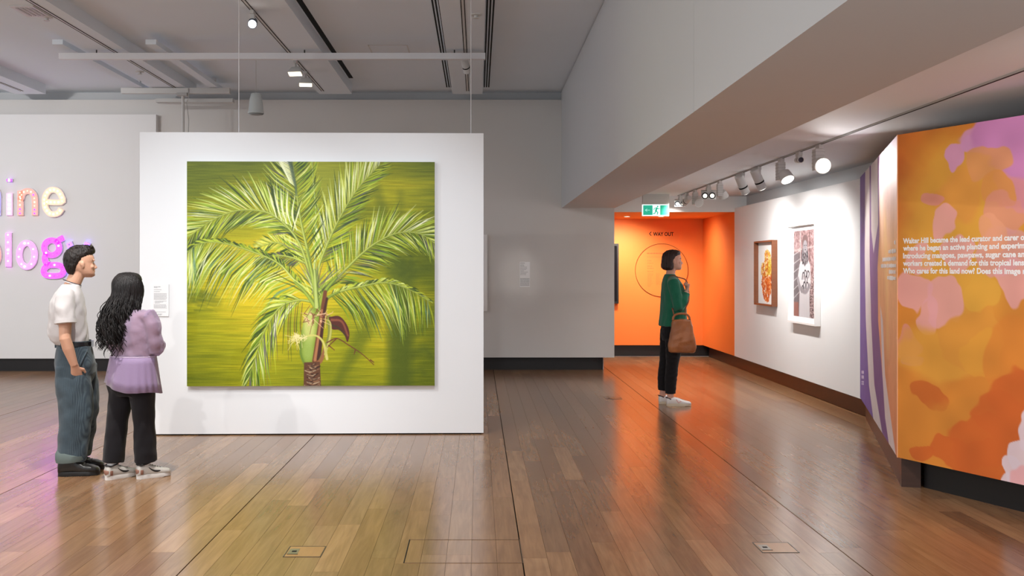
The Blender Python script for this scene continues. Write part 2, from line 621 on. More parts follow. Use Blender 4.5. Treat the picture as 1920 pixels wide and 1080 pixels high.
def spotlight(x, y, z, aim, label, kind='box', power=0, angle=40, blend=0.6, color=(1, 0.95, 0.88), lit=True, side=0.0, size=1.0, group=None, lens=None, head=None):
    """z = underside of the track. kinds: box (driver box with round head), flood, cylinder, twin"""
    root = empty('track_spotlight', (x, y, z), label, 'spotlight', group)
    aimv = (Vector(aim) - Vector((x, y, z - 0.14))).normalized()
    s = size
    MB().box((-0.018, -0.05, -0.035), (0.018, 0.05, 0.0)).build('track_adapter', M_FIX, root)
    lm = lens or (M_LENS if lit else M_LENSD)
    upv = Vector((0, 0, 1))
    if kind == 'box':
        b0 = Vector((0.0, side, -0.12 * s))
        mb = MB().box((-0.035 * s, side - 0.045 * s, -0.21 * s), (0.035 * s, side + 0.045 * s, -0.035))
        bx = mb.build('driver_box', M_FIX, root)
        fins = MB()
        for k in range(5):
            zz = -0.06 - k * 0.03 * s
            fins.box((-0.038 * s, side - 0.048 * s, zz - 0.002), (0.038 * s, side + 0.048 * s, zz + 0.002))
        fins.build('cooling_fins', M_FIXG, bx)
        hc = Vector((0.0, side, -0.15 * s)) + Vector((aimv.x, aimv.y, 0)).normalized() * 0.075 * s + Vector((0, 0, -0.02 * s))
        MB().tube([b0, hc], 0.014, 10).build('arm', M_FIXG, root)
        body = MB().tube([hc - aimv * 0.05 * s, hc - aimv * 0.035 * s, hc + aimv * 0.03 * s, hc + aimv * 0.055 * s],
                         [0.035 * s, 0.055 * s, 0.066 * s, 0.068 * s], 24)
        hd = body.build('lamp_head', M_FIX, root, True, 40)
        MB().tube([hc + aimv * 0.054 * s, hc + aimv * 0.058 * s], 0.06 * s, 24).build('lens', lm, hd, True, 40)
        tip = hc + aimv * 0.075 * s
    elif kind == 'flood':
        hc = Vector((0, side, -0.13 * s))
        MB().tube([(0, side, -0.03), (0, side, -0.1 * s)], 0.012, 10).build('stem', M_FIXG, root)
        sd = aimv.cross(upv).normalized()
        u2 = sd.cross(aimv)
        mb = MB()
        secs = ((-0.05, 0.06, 0.025), (0.0, 0.085, 0.045), (0.045, 0.09, 0.05))
        rings = []
        for t, hw, hh_ in secs:
            r = []
            for k in range(20):
                a = 2 * math.pi * k / 20
                c_, s_ = math.cos(a), math.sin(a)
                r.append(hc + aimv * t * s + sd * hw * s * math.copysign(abs(c_) ** 0.5, c_) + u2 * hh_ * s * math.copysign(abs(s_) ** 0.5, s_))
            rings.append(r)
        hd = mb.rings(rings).build('lamp_head', M_FIX, root, True, 40)
        MB().obox(hc + aimv * 0.047 * s, sd, u2, aimv, 0.078 * s, 0.036 * s, 0.003).build('lens', lm, hd)
        tip = hc + aimv * 0.07 * s
    elif kind == 'cylinder':
        hc = Vector((0, side, -0.12 * s))
        MB().box((-0.02, side - 0.03, -0.09 * s), (0.02, side + 0.03, -0.03)).build('driver_box', M_FIX, root)
        hd = MB().tube([hc - aimv * 0.11 * s, hc - aimv * 0.10 * s, hc + aimv * 0.09 * s, hc + aimv * 0.10 * s],
                       [0.036 * s, 0.045 * s, 0.045 * s, 0.048 * s], 22).build('lamp_head', head or M_FIX, root, True, 40)
        MB().tube([hc + aimv * 0.02 * s, hc + aimv * 0.035 * s], 0.0465 * s, 22).build('trim_ring', M_SLOT, hd, True, 40)
        MB().tube([hc + aimv * 0.0995 * s, hc + aimv * 0.104 * s], 0.04 * s, 22).build('lens', lm, hd, True, 40)
        tip = hc + aimv * 0.13 * s
    else:       # twin
        hc = Vector((0, side, -0.13 * s))
        sd = aimv.cross(upv).normalized()
        u2 = sd.cross(aimv)
        MB().box((-0.025, side - 0.05, -0.1 * s), (0.025, side + 0.05, -0.03)).build('driver_box', M_FIX, root)
        hd = MB().obox(hc, sd, u2, aimv, 0.10 * s, 0.055 * s, 0.05 * s).build('lamp_head', M_FIX, root)
        for q in (-1, 1):
            c0 = hc + sd * 0.048 * s * q
            MB().tube([c0 + aimv * 0.04 * s, c0 + aimv * 0.075 * s], 0.044 * s, 20).build('lens_barrel', M_LENSD, hd, True, 40)
            MB().tube([c0 + aimv * 0.074 * s, c0 + aimv * 0.078 * s], 0.028 * s, 20).build('lens', M_LENSW if lit else M_FIX, hd, True, 40)
        tip = hc + aimv * 0.1 * s
    if power:
        lamp(root, tip, aim, power, angle, blend, color)
    return root


ZT = ZRF - 0.004
# main hall: in view
spotlight(-2.205, 9.75, ZT, (-1.2, 4.0, 1.6), 'small dark-rimmed spotlight on the ceiling raft at the top of the picture, facing the viewer', 'cylinder', POW['soft'], 60, 0.8, size=0.95, head=mat('fixture_slate', (70, 84, 104), 0.35))
spotlight(-2.205, 12.05, ZT, (-2.5, 10.2, 0.4), 'upper of the two wide flood lamps hanging on the middle ceiling raft', 'flood', POW['soft'], 110, 1.0, lens=M_LENSW)
spotlight(-2.205, 12.75, ZT, (-2.0, 11.5, 0.8), 'lower of the two wide flood lamps hanging on the middle ceiling raft', 'flood', POW['soft'], 110, 1.0, lens=M_LENSW)
spotlight(-0.145, 11.75, ZT, (0.645, 14.88, 1.43), 'slim white spotlight on the ceiling raft between the triple air slots', 'cylinder', POW['label'], 12, 1.0)
# main hall: just above the frame, washing the display wall and the letters wall; visitor and floor lamps are added fill
PY = 4.9
for (sx, sy, ax, az, pw_, an, nm) in (
        (-2.205, PY, -2.35, 1.25, POW['painting'], 46, 'spotlight above the frame aimed at the left half of the palm painting'),
        (-0.145, PY, -0.75, 1.25, POW['painting'], 46, 'spotlight above the frame aimed at the right half of the palm painting'),
        (-4.23, PY + 0.6, -1.9, 2.2, POW['panel_wash'], 50, 'spotlight on the left raft aimed across the display wall')):
    spotlight(sx, sy, ZT, (sx if False else ax, 9.1, az), nm, 'cylinder', pw_, an, 0.9, (0.88, 0.94, 1.0))
spotlight(-6.48, 8.6, ZT, (-6.6, 14.7, 2.0), 'spotlight on the far left raft aimed at the glowing letters wall', 'cylinder', POW['sign'], 70, 1.0, (1, 0.97, 0.95))
spotlight(-4.23, 7.4, ZT, (-2.9, 7.6, 0.0), 'added unseen fill spotlight on the left raft aimed down at the two standing visitors', 'cylinder', POW['people'], 80, 1.0)  # fill lamp added out of view to brighten the visitors

for (hx, hy, tx, ty) in ((-2.205, 6.2, -2.0, 6.2), (-4.23, 1.2, -2.3, 3.8), (-4.23, 4.0, -4.3, 4.6), (-6.48, 7.5, -6.2, 10.0)):  # unseen floods added to raise the general brightness of the hall
    spotlight(hx, hy, ZT, (tx, ty, 0.0), 'added unseen wide fill flood over the boards at %s' % ('the entrance' if hy < 2 else 'the display wall' if hx > -3 else 'the far left foreground' if hy < 5 else 'the far left wall'),
              'flood', POW['hall'], 140, 1.0, (1, 0.97, 0.93))

# aisle track
trk = empty('lighting_track', (3.0, 7.0, ZR), 'dark slim lighting track along the low aisle ceiling', 'lighting track')
MB().box((-0.012, -7.5, -0.012), (0.012, 7.9, 0.0)).build('rail', M_FIXG, trk)
MB().box((-0.006, -7.5, -0.0135), (0.006, 7.9, -0.0118)).build('rail_slot', M_SLOT, trk)
ZA = ZR - 0.012
LF = (Vector((XR, 11.8, 1.45)), Vector((XR, 13.3, 1.4)))
spotlight(3.0, 8.75, ZA, (2.98, 6.9, 1.95), 'nearest aisle spotlight with a big bright round lens facing the viewer', 'box', POW['narrow'], 90, 0.9, (1, 0.97, 0.94), side=0.03, size=1.05)
spotlight(3.0, 9.3, ZA, (2.9, 6.0, 2.2), 'short barrel spotlight with black clip just before the big bright aisle lamp', 'cylinder', 0, lit=False, size=0.6)
spotlight(3.0, 9.85, ZA, (3.35, 9.0, 1.2), 'second bright aisle lamp with square box, pointing down', 'box', POW['narrow'], 110, 0.9, side=0.02, size=1.0)
spotlight(3.0, 10.65, ZA, (XR, 11.2, 0.8), 'long angled white barrel lamp in the middle of the aisle track', 'cylinder', POW['frames'], 150, 1.0, (1, 0.97, 0.94), size=1.1)
spotlight(3.0, 11.3, ZA, (XR, 12.0, 0.8), 'barrel lamp with black ring on the aisle track', 'cylinder', POW['frames'], 150, 1.0, (1, 0.97, 0.94), size=1.1)
spotlight(3.0, 12.35, ZA, (XR, 13.2, 0.8), 'ribbed square lamp on the aisle track above the twin lens lamp', 'box', POW['frames'] * 1.3, 150, 1.0, (1, 0.97, 0.94), size=0.9)
spotlight(3.0, 12.95, ZA, (2.4, 10.0, 1.6), 'twin lens lamp hanging in the middle distance of the aisle', 'twin', 0, size=0.95)
spotlight(3.0, 13.75, ZA, (3.35, 12.5, 1.8), 'round grey lamp with box on the aisle track', 'box', 0, lit=False, size=0.95, lens=M_FIXG)
spotlight(3.0, 14.3, ZA, (2.3, 17.2, 1.3), 'white lamp near the end of the aisle track', 'cylinder', POW['alcove'] * 0.5, 64, 1.0, (1, 0.93, 0.84), size=0.9)
spotlight(3.0, 14.75, ZA, (2.4, 12.0, 1.7), 'farthest twin lens lamp beside the green exit sign', 'twin', 0, size=0.85)
# extra aisle lamps added outside the frame to light mural and floor
spotlight(2.35, 3.5, ZR, (3.25, 6.1, 1.35), 'added unseen aisle spotlight washing the wide mural side', 'box', POW['mural'], 75, 0.9, (1, 0.96, 0.92))
spotlight(2.6, 2.2, ZR, (3.0, 5.2, 0.2), 'added unseen aisle spotlight lighting the floor before the mural', 'box', POW['mural'] * 0.6, 100, 1.0, (1, 0.96, 0.92))
# alcove downlights
for (ax, ay, tx, tz) in ((2.45, 16.35, 2.4, 0.8), (3.0, 16.3, 3.88, 0.9)):
    dl = empty('alcove_downlight', (ax, ay, 2.384), 'recessed downlight in the orange soffit ' + ('nearer the side wall' if ax >= 3 else 'in front of the lettering'), 'downlight')
    MB().lathe((0, 0, 0), [(0.06, 0), (0.06, -0.006), (0.045, -0.008)], 20).build('trim_ring', M_FIX, dl, True, 40)
    MB().lathe((0, 0, 0), [(0.043, -0.006), (0.043, -0.010)], 20).build('lens', M_LENSW, dl)
    lamp(dl, (0, 0, -0.03), (tx, YOB if ax < 3 else 16.4, tz), POW['alcove'] * (1.0 if ax < 3 else 0.45), 130, 1.0, (1, 0.92, 0.80))

# ------------------------------------------------------------------ display wall and the palm painting
PL = np.array((-3.082, 9.074)); PR = np.array((0.052, 9.152))
PD = (PR - PL) / np.linalg.norm(PR - PL)
PN = np.array((PD[1], -PD[0]))           # towards the viewer
back = -PN * 0.32
dw = empty('display_wall', (float((PL + PR)[0] / 2), float((PL + PR)[1] / 2), 0), 'freestanding white display wall carrying the big palm painting', 'display wall')


def rel(p, o):
    return (p[0] - o.location.x, p[1] - o.location.y)


MB().prism([rel(PL, dw), rel(PR, dw), rel(PR + back, dw), rel(PL + back, dw)], 0.012, 2.766).build('panel_body', M_PANEL, dw)
i1 = PD * 0.02
MB().prism([rel(PL + i1 - PN * 0.02, dw), rel(PR - i1 - PN * 0.02, dw), rel(PR - i1 + back + PN * 0.02, dw), rel(PL + i1 + back + PN * 0.02, dw)], 0.0, 0.0125).build('shadow_gap_foot', M_SLOT, dw)  # black strip stands for the shadow in the gap under the panel
for xp in (447, 883):
    wx = XY(xp, 9.2)
    MB().tube([(wx - dw.location.x, 9.22 - dw.location.y, 2.766), (wx - dw.location.x, 9.22 - dw.location.y, ZC if xp == 447 else ZRF)], 0.0035, 8).build('suspension_wire', M_WIRE, dw)


def on_panel(px, py, proud=0.0):
    """pixel to a point on the face of the display wall"""
    dx, dz = (px - VX) / F, -(py - VY) / F
    # ray (dx*t, t) meets line PL + s*PD
    A = np.array([[dx, -PD[0]], [1.0, -PD[1]]])
    t, s = np.linalg.solve(A, PL + PN * proud)
    q = PL + PD * s + PN * proud
    return np.array((q[0], q[1], H + dz * t)), s


# --- painting
CW, CH = 660, 596


class Canvas:
    def __init__(self, w, h, col):
        self.w, self.h = w, h
        self.a = np.ones((h, w, 3)) * np.array(col, float)

    def blend(self, x0, y0, x1, y1, alpha, col):
        s = self.a[y0:y1, x0:x1]
        s += (np.array(col, float) - s) * alpha[..., None]

    def stroke(self, pts, w0, w1, col, op=1.0, soft=0.8, mid=None):
        """tapered brush stroke, w0 at the start, w1 at the end, mid at the middle"""
        pts = np.asarray(pts, float)
        m = max(w0, w1, mid or 0) + soft + 1
        x0, y0 = np.floor(pts.min(0) - m).astype(int)
        x1, y1 = np.ceil(pts.max(0) + m).astype(int) + 1
        x0, y0, x1, y1 = max(0, x0), max(0, y0), min(self.w, x1), min(self.h, y1)
        if x1 <= x0 or y1 <= y0:
            return
        gx, gy = np.meshgrid(np.arange(x0, x1), np.arange(y0, y1))
        best = np.full(gx.shape, 1e9)
        n = len(pts) - 1
        for i in range(n):
            a, b = pts[i], pts[i + 1]
            d = b - a
            L2 = max(1e-9, d @ d)
            t = np.clip(((gx - a[0]) * d[0] + (gy - a[1]) * d[1]) / L2, 0, 1)
            ds = np.hypot(gx - a[0] - t * d[0], gy - a[1] - t * d[1])
            tt = (i + t) / n
            if mid is None:
                ww = w0 + (w1 - w0) * tt
            else:
                ww = np.where(tt < 0.5, w0 + (mid - w0) * tt * 2, mid + (w1 - mid) * (tt * 2 - 1))
            best = np.minimum(best, ds - ww)
        al = np.clip(0.5 - best / (2 * soft), 0, 1) * op
        self.blend(x0, y0, x1, y1, al, col)

    def blob(self, cx, cy, rx, ry, col, op=1.0, soft=0.2, rot=0.0, warp=None):
        m = max(rx, ry) * (1 + soft) + 2 + (20 if warp is not None else 0)
        x0, y0, x1, y1 = max(0, int(cx - m)), max(0, int(cy - m)), min(self.w, int(cx + m) + 1), min(self.h, int(cy + m) + 1)
        if x1 <= x0 or y1 <= y0:
            return
        gx, gy = np.meshgrid(np.arange(x0, x1), np.arange(y0, y1))
        gx, gy = gx - cx, gy - cy
        if warp is not None:
            gx = gx + warp[0][y0:y1, x0:x1]
            gy = gy + warp[1][y0:y1, x0:x1]
        c_, s_ = math.cos(rot), math.sin(rot)
        r = np.hypot((gx * c_ + gy * s_) / rx, (-gx * s_ + gy * c_) / ry)
        al = np.clip((1 + soft / 2 - r) / max(soft, 1e-3), 0, 1)
        al = al * al * (3 - 2 * al) * op
        self.blend(x0, y0, x1, y1, al, col)

    def poly(self, pts, col, op=1.0, soft=0.7):
        pts = np.asarray(pts, float)
        x0, y0 = np.maximum(0, np.floor(pts.min(0) - 2).astype(int))
        x1, y1 = np.minimum((self.w, self.h), np.ceil(pts.max(0) + 3).astype(int))
        if x1 <= x0 or y1 <= y0:
            return
        gx, gy = np.meshgrid(np.arange(x0, x1), np.arange(y0, y1))
        ins = np.zeros(gx.shape, bool)
        best = np.full(gx.shape, 1e9)
        n = len(pts)
        for i in range(n):
            a, b = pts[i], pts[(i + 1) % n]
            d = b - a
            t = np.clip(((gx - a[0]) * d[0] + (gy - a[1]) * d[1]) / max(1e-9, d @ d), 0, 1)
            best = np.minimum(best, np.hypot(gx - a[0] - t * d[0], gy - a[1] - t * d[1]))
            cr = ((a[1] > gy) != (b[1] > gy)) & (gx < (b[0] - a[0]) * (gy - a[1]) / (b[1] - a[1] + 1e-12) + a[0])
            ins ^= cr
        sd = np.where(ins, -best, best)
        self.blend(x0, y0, x1, y1, np.clip(0.5 - sd / (2 * soft), 0, 1) * op, col)


def smooth_noise(h, w, sy, sx, rng):
    """value noise with cell size sy x sx"""
    gh, gw = int(h / sy) + 3, int(w / sx) + 3
    g = rng.random((gh, gw))
    yy, xx = np.arange(h) / sy, np.arange(w) / sx
    yi, xi = yy.astype(int), xx.astype(int)
    fy, fx = yy - yi, xx - xi
    fy, fx = fy * fy * (3 - 2 * fy), fx * fx * (3 - 2 * fx)
    a = g[yi][:, xi]; b = g[yi][:, xi + 1]; c = g[yi + 1][:, xi]; d = g[yi + 1][:, xi + 1]
    return (a * (1 - fx) + b * fx) * (1 - fy[:, None]) + (c * (1 - fx) + d * fx) * fy[:, None]


def catmull(pts, n=40):
    pts = np.asarray(pts, float)
    p = np.vstack([2 * pts[0] - pts[1], pts, 2 * pts[-1] - pts[-2]])
    out = []
    m = len(pts) - 1
    for k in range(n + 1):
        u = k / n * m
        i = min(int(u), m - 1)
        t = u - i
        a, b, c, d = p[i], p[i + 1], p[i + 2], p[i + 3]
        out.append(0.5 * (2 * b + (c - a) * t + (2 * a - 5 * b + 4 * c - d) * t * t + (3 * b - a - 3 * c + d) * t ** 3))
    return np.array(out)


def paint_palm():
    rng = np.random.default_rng(3)
    cv = Canvas(CW, CH, (176, 166, 28))
    sx, sy = CW / 1069.0, CH / 967.0

    def q(p):
        p = np.asarray(p, float)
        return np.stack([(p[..., 0] - 46) * sx, (p[..., 1] - 51) * sy], -1)
    S = (sx + sy) / 2
    # ground: yellow to olive, brushed sideways
    gx, gy = np.meshgrid(np.linspace(0, 1, CW), np.linspace(0, 1, CH))
    edge = np.clip(1.25 - 2.6 * np.hypot((gx - 0.36) * 0.8, (gy - 0.56) * 0.85), 0, 1)
    edge = np.maximum(edge, 0.85 * np.clip(1 - 4.2 * np.hypot((gx - 0.8) * 1.0, (gy - 0.75) * 0.6), 0, 1))
    edge = np.maximum(edge, 0.7 * np.clip(1 - 3.5 * np.hypot((gx - 0.83) * 1.1, (gy - 0.12) * 1.6), 0, 1))
    nz = smooth_noise(CH, CW, 60, 160, rng) * 0.5 + smooth_noise(CH, CW, 14, 120, rng) * 0.3 + smooth_noise(CH, CW, 2.2, 55, rng) * 0.35
    f = np.clip(edge * 0.95 + (nz - 0.57) * 0.75, 0, 1)[..., None]
    lo, mi, hi = np.array((98, 110, 10.)), np.array((152, 152, 14.)), np.array((208, 184, 28.))
    cv.a = np.where(f < 0.5, lo + (mi - lo) * f * 2, mi + (hi - mi) * (f * 2 - 1))
    cv.a += ((smooth_noise(CH, CW, 1.6, 40, rng) - 0.5) * 26)[..., None] * np.array((1, 0.95, 0.35))
    # pale top centre
    cv.blob(*q((640, 120)), 190 * S, 110 * S, (186, 186, 70), 0.5, 1.2)
    # cast shadows on the ground
    dk = (76, 92, 20)
    for (a, b, w, o) in (((970, 520), (960, 1018), 52, 0.75), ((975, 640), (968, 1018), 40, 0.5)):
        cv.stroke(q([a, b]), w * S, w * S, dk, o, 22 * S)
    cv.stroke(q(catmull([(985, 560), (900, 470), (860, 420)])), 30 * S, 12 * S, (104, 118, 22), 0.5, 18 * S)
    for k in range(26):
        a0 = rng.uniform(-2.9, -0.1)
        ln = rng.uniform(60, 190)
        c = np.array((980, 520)) + rng.normal(0, 25, 2)
        e = c + ln * np.array((math.cos(a0), math.sin(a0) * 0.6 + 0.25))
        cv.stroke(q(catmull([c, (c + e) / 2 + (0, -18), e], 8)), 7 * S, 2 * S, dk, 0.3, 7 * S)
    for (pts, w, o) in (([(840, 130), (870, 200), (895, 290), (905, 360)], 26, 0.42), ([(965, 190), (968, 250), (960, 300)], 14, 0.3),
                        ([(840, 720), (790, 830), (730, 930), (690, 1015)], 32, 0.42), ([(1115, 270), (1080, 260), (1060, 300)], 16, 0.3),
                        ([(1020, 880), (1070, 860), (1110, 900)], 22, 0.55), ([(1010, 960), (1050, 945), (1068, 962)], 11, 0.6),
                        ([(46, 640), (110, 630), (180, 655)], 26, 0.4), ([(1110, 690), (1060, 760), (1000, 830)], 26, 0.35),
                        ([(1115, 500), (1050, 520), (990, 560)], 30, 0.45), ([(900, 720), (905, 790), (915, 850)], 9, 0.3)):
        cv.stroke(q(catmull(pts, 16)), w * S, w * 0.5 * S, dk, o, 14 * S)
    for k in range(22):
        b0 = np.array((46 + rng.uniform(0, 60), 640 + rng.normal(0, 20)))
        cv.stroke(q([b0, b0 + (rng.uniform(40, 90), rng.uniform(-10, 30))]), 4 * S, 1 * S, (84, 98, 20), 0.3, 4 * S)

    LT, PALE, MID, YG, DK, VI, BR = (222, 230, 140), (240, 244, 200), (132, 164, 44), (186, 198, 56), (52, 72, 28), (94, 88, 92), (112, 74, 40)
    TEAL = (104, 140, 104)

    def frond(pts, n, up, dn, cu, cd, a_up=(60, 30), a_dn=(60, 30), droop=0.25, t0=0.12, w=3.4, layers=2, rach=(190, 200, 96), rw=6.0, taper=True, dark=0.5):
        r = catmull(pts, 80)
        for lay in range(layers):
            for k in range(n):
                t = t0 + (1 - t0) * (k + rng.random()) / n
                i = min(78, int(t * 80))
                p0 = r[i]
                tg = r[i + 1] - r[i]
                tg = tg / np.linalg.norm(tg)
                for side, ln, cols, (aa, ab) in ((-1, up, cu, a_up), (1, dn, cd, a_dn)):
                    if ln <= 0:
                        continue
                    env = (math.sin(math.pi * min(1, (t - t0) / (1 - t0) * 0.86 + 0.14)) ** 0.6) if taper else 1
                    L_ = 1.22 * ln * (0.35 + 0.65 * env) * rng.uniform(0.72, 1.08)
                    an = math.radians(aa + (ab - aa) * t + rng.normal(0, 5)) * side * (1 if tg[0] > -0.05 else -1)
                    nrm = np.array((tg[0] * math.cos(an) - tg[1] * math.sin(an), tg[0] * math.sin(an) + tg[1] * math.cos(an)))
                    e = p0 + nrm * L_ + np.array((0, droop * L_ * rng.uniform(0.6, 1.3)))
                    m_ = p0 + nrm * L_ * 0.55
                    c = cols[rng.integers(len(cols))] if lay else (DK if rng.random() < dark * 0.9 else MID if rng.random() < 0.6 else YG)
                    c = np.clip(np.array(c) + rng.normal(0, 9), 0, 255)
                    ww = w * (1.15 if lay == 0 else rng.uniform(0.55, 1.0))
                    cv.stroke(q(np.array([p0, p0 * 0.25 + m_ * 0.6 + e * 0.15 + nrm * 0, m_ * 0.75 + e * 0.25, e])), 0.7 * S, 0.25 * S, c, 0.8, 0.75, mid=ww * S)
        cv.stroke(q(r), rw * S, 0.8 * S, (110, 128, 50), 0.9, 1)
        cv.stroke(q(r + (-1.5, -1)), rw * 0.55 * S, 0.5 * S, rach, 0.9, 0.8)

    # back fronds
    frond([(590, 560), (600, 400), (600, 260), (590, 140), (585, 52)], 10, 60, 60, [PALE, LT], [PALE, LT], (30, 20), (30, 20), 0, 0.55, 2.4, 1, (220, 230, 170), 4, dark=0.1)
    frond([(570, 480), (500, 430), (430, 400), (350, 420)], 30, 60, 50, [(222, 214, 90), LT], [(220, 210, 80), DK], droop=0.05, dark=0.2, w=4)
    frond([(560, 490), (500, 465), (430, 455), (340, 470)], 24, 30, 60, [DK, VI], [DK, TEAL, VI], droop=0.3, dark=0.8)
    # up-right frond
    frond([(592, 560), (640, 430), (700, 300), (780, 170), (880, 60)], 54, 165, 120, [PALE, LT, LT, PALE], [DK, MID, VI, YG], (38, 26), (46, 26), 0.0, 0.14, 3.6, dark=0.55)
    # centre frond leaving through the top edge
    frond([(600, 640), (572, 470), (536, 310), (516, 175), (500, 40)], 46, 110, 150, [MID, YG, DK, LT], [DK, YG, VI, LT, DK], (46, 60), (50, 46), -0.15, 0.2, 3.4, dark=0.55, rw=9)
    for k in range(13):
        t = k / 13
        p0 = np.array((492 + 21 * t, 62 + 100 * t))
        e = p0 + (-78 + 46 * t, -52 + 14 * t)
        cv.stroke(q(np.array([p0, (p0 + e) / 2 + (-4, 6), e])), 0.9, 0.4, PALE, 0.9, 0.7, mid=1.7)
    cv.stroke(q([(490, 52), (500, 100), (513, 160), (515, 195)]), 9 * S, 3 * S, (64, 84, 70), 0.75, 2)
    # upper left frond
    frond([(590, 610), (545, 440), (485, 340), (395, 272), (265, 262), (150, 308), (52, 378)], 70, 170, 130, [LT, PALE, LT, YG, MID], [MID, YG, DK, VI, LT], (62, 22), (58, 26), 0.06, 0.3, 3.7, dark=0.5, rw=7)
    for k in range(5):
        b0 = np.array((430 + k * 22, 290 + k * 14))
        cv.stroke(q(catmull([b0, b0 + (-20, -70), b0 + (-44 + 9 * k, -150)], 8)), 1, 0.5, PALE, 0.85, 0.7, mid=4.2 * S)
    # right middle frond
    frond([(610, 640), (700, 545), (790, 455), (870, 395), (960, 357), (1050, 362), (1114, 402)], 64, 150, 120, [LT, YG, MID, LT, PALE], [MID, DK, YG, VI, LT], (56, 18), (54, 40), 0.1, 0.12, 3.7, dark=0.6, rw=7)
    # left middle frond, hanging leaflets
    frond([(592, 655), (520, 575), (440, 490), (330, 440), (200, 402), (100, 405), (46, 445)], 72, 55, 175, [MID, DK, YG], [LT, MID, YG, PALE, LT, TEAL], (40, 22), (66, 50), 0.45, 0.12, 3.6, dark=0.5, rw=6)
    # right lower frond
    frond([(625, 650), (700, 612), (800, 588), (900, 572), (1000, 600), (1095, 655)], 58, 50, 150, [YG, LT, DK], [MID, LT, DK, YG, TEAL, LT], (40, 26), (66, 50), 0.42, 0.12, 3.5, dark=0.6, rw=6)
    # short blades round the crown
    for k in range(70):
        a0 = rng.uniform(-2.75, -0.5)
        ln = rng.uniform(70, 190)
        b0 = np.array((600, 620)) + rng.normal(0, 14, 2)
        e = b0 + ln * np.array((math.cos(a0), math.sin(a0)))
        cv.stroke(q(catmull([b0, (b0 + e) / 2 + rng.normal(0, 6, 2), e], 6)), 1, 0.4, (DK, MID, YG, VI, LT)[rng.integers(5)], 0.6, 0.8, mid=3.2 * S)
    # lower left drooping frond
    frond([(590, 655), (520, 648), (445, 680), (385, 770), (345, 880), (312, 985)], 58, 105, 125, [MID, DK, YG, LT], [LT, YG, MID, VI, PALE], (30, 16), (42, 20), 0.35, 0.14, 3.8, dark=0.55, rw=6)
    for k in range(9):
        b0 = np.array((470 + k * 9, 660))
        cv.stroke(q(catmull([b0, b0 + (-8, 110), b0 + (-14 + 4 * k, rng.uniform(190, 260))], 8)), 1, 0.4, (DK, MID, (84, 74, 50))[k % 3], 0.6, 0.9, mid=3 * S)
    # stalks meeting at the crown
    for (pts, w0, c) in (([(560, 430), (585, 540), (606, 670)], 9, (176, 192, 80)), ([(690, 550), (640, 610), (612, 680)], 11, (150, 170, 60)), ([(510, 570), (560, 620), (600, 680)], 9, (160, 180, 70)),
                         ([(596, 520), (600, 600), (606, 690)], 12, (190, 204, 110)), ([(700, 612), (650, 640), (620, 690)], 8, (140, 160, 60))):
        cv.stroke(q(catmull(pts, 12)), w0 * 0.5 * S, w0 * S, (88, 110, 40), 0.9, 1.2)
        cv.stroke(q(catmull(pts, 12) + (-2, -1)), w0 * 0.3 * S, w0 * 0.7 * S, c, 0.95, 1.5)
    # crownshaft
    cv.poly(q(catmull([(575, 680), (545, 750), (530, 840), (536, 900), (560, 924), (600, 918), (618, 860), (622, 760), (612, 690), (575, 680)], 50)), (128, 152, 52))
    cv.blob(*q((572, 760)), 26 * S, 70 * S, (206, 208, 120), 0.85, 1.0)
    cv.blob(*q((566, 860)), 22 * S, 50 * S, (160, 182, 90), 0.7, 1.0)
    cv.stroke(q(catmull([(540, 800), (534, 870), (548, 918)], 10)), 5 * S, 4 * S, (90, 118, 44), 0.7, 4 * S)
    # brown sheaths
    for (pts, w0, w1, c) in (([(640, 612), (632, 680), (618, 780), (600, 910)], 8, 16, (110, 60, 40)), ([(648, 640), (630, 740), (612, 900)], 5, 9, (64, 36, 30)),
                             ([(626, 690), (612, 800), (596, 905)], 4, 6, (178, 120, 80)), ([(655, 720), (660, 790), (640, 860), (618, 910)], 9, 8, (126, 132, 62)),
                             ([(640, 850), (625, 900), (610, 918)], 6, 10, (150, 96, 60))):
        cv.stroke(q(catmull(pts, 16)), w0 * S, w1 * S, c, 0.92, 1.2)
    cv.poly(q(catmull([(655, 720), (700, 716), (732, 750), (745, 792), (736, 828), (724, 800), (700, 776), (668, 770), (655, 720)], 40)), (84, 42, 34))
    cv.stroke(q(catmull([(668, 732), (712, 740), (738, 800)], 14)), 5 * S, 3 * S, (150, 86, 60), 0.85, 2)
    cv.stroke(q(catmull([(664, 752), (700, 768), (730, 800)], 14)), 3 * S, 2 * S, (56, 60, 36), 0.8, 1.5)
    # trunk with rings
    cv.poly(q([(549, 915), (617, 912), (622, 1020), (547, 1020)]), (96, 62, 42))
    for k in range(26):
        y = 922 + k * 3.9 + rng.normal(0, 1.5)
        x0_, x1_ = 549 + rng.uniform(0, 30), 620 - rng.uniform(0, 34)
        cv.stroke(q(catmull([(x0_, y - 2), ((x0_ + x1_) / 2, y + 5), (x1_, y - 3)], 8)), 1, 1, ((206, 184, 150), (60, 36, 28), (150, 110, 80), (40, 26, 22))[k % 4], 0.8, 0.9, mid=3.0 * S)
    # flower twigs
    CR = (226, 214, 150)
    cv.stroke(q(catmull([(648, 900), (632, 830), (600, 800), (552, 806), (512, 840)], 20)), 6 * S, 1.5 * S, (208, 200, 110), 0.95, 1)
    cv.stroke(q(catmull([(640, 880), (662, 800), (660, 740), (622, 726)], 20)), 5 * S, 2 * S, (190, 186, 96), 0.95, 1)
    for k in range(30):
        b0 = np.array((505 + rng.uniform(0, 60), 800 + rng.uniform(-6, 14)))
        cv.stroke(q([b0, b0 + (rng.uniform(-30, 10), rng.uniform(-16, 22)), b0 + (rng.uniform(-44, 6), rng.uniform(-20, 60) if k % 3 == 0 else rng.uniform(-18, 24))]), 1.2, 0.6, CR, 0.85, 0.7)
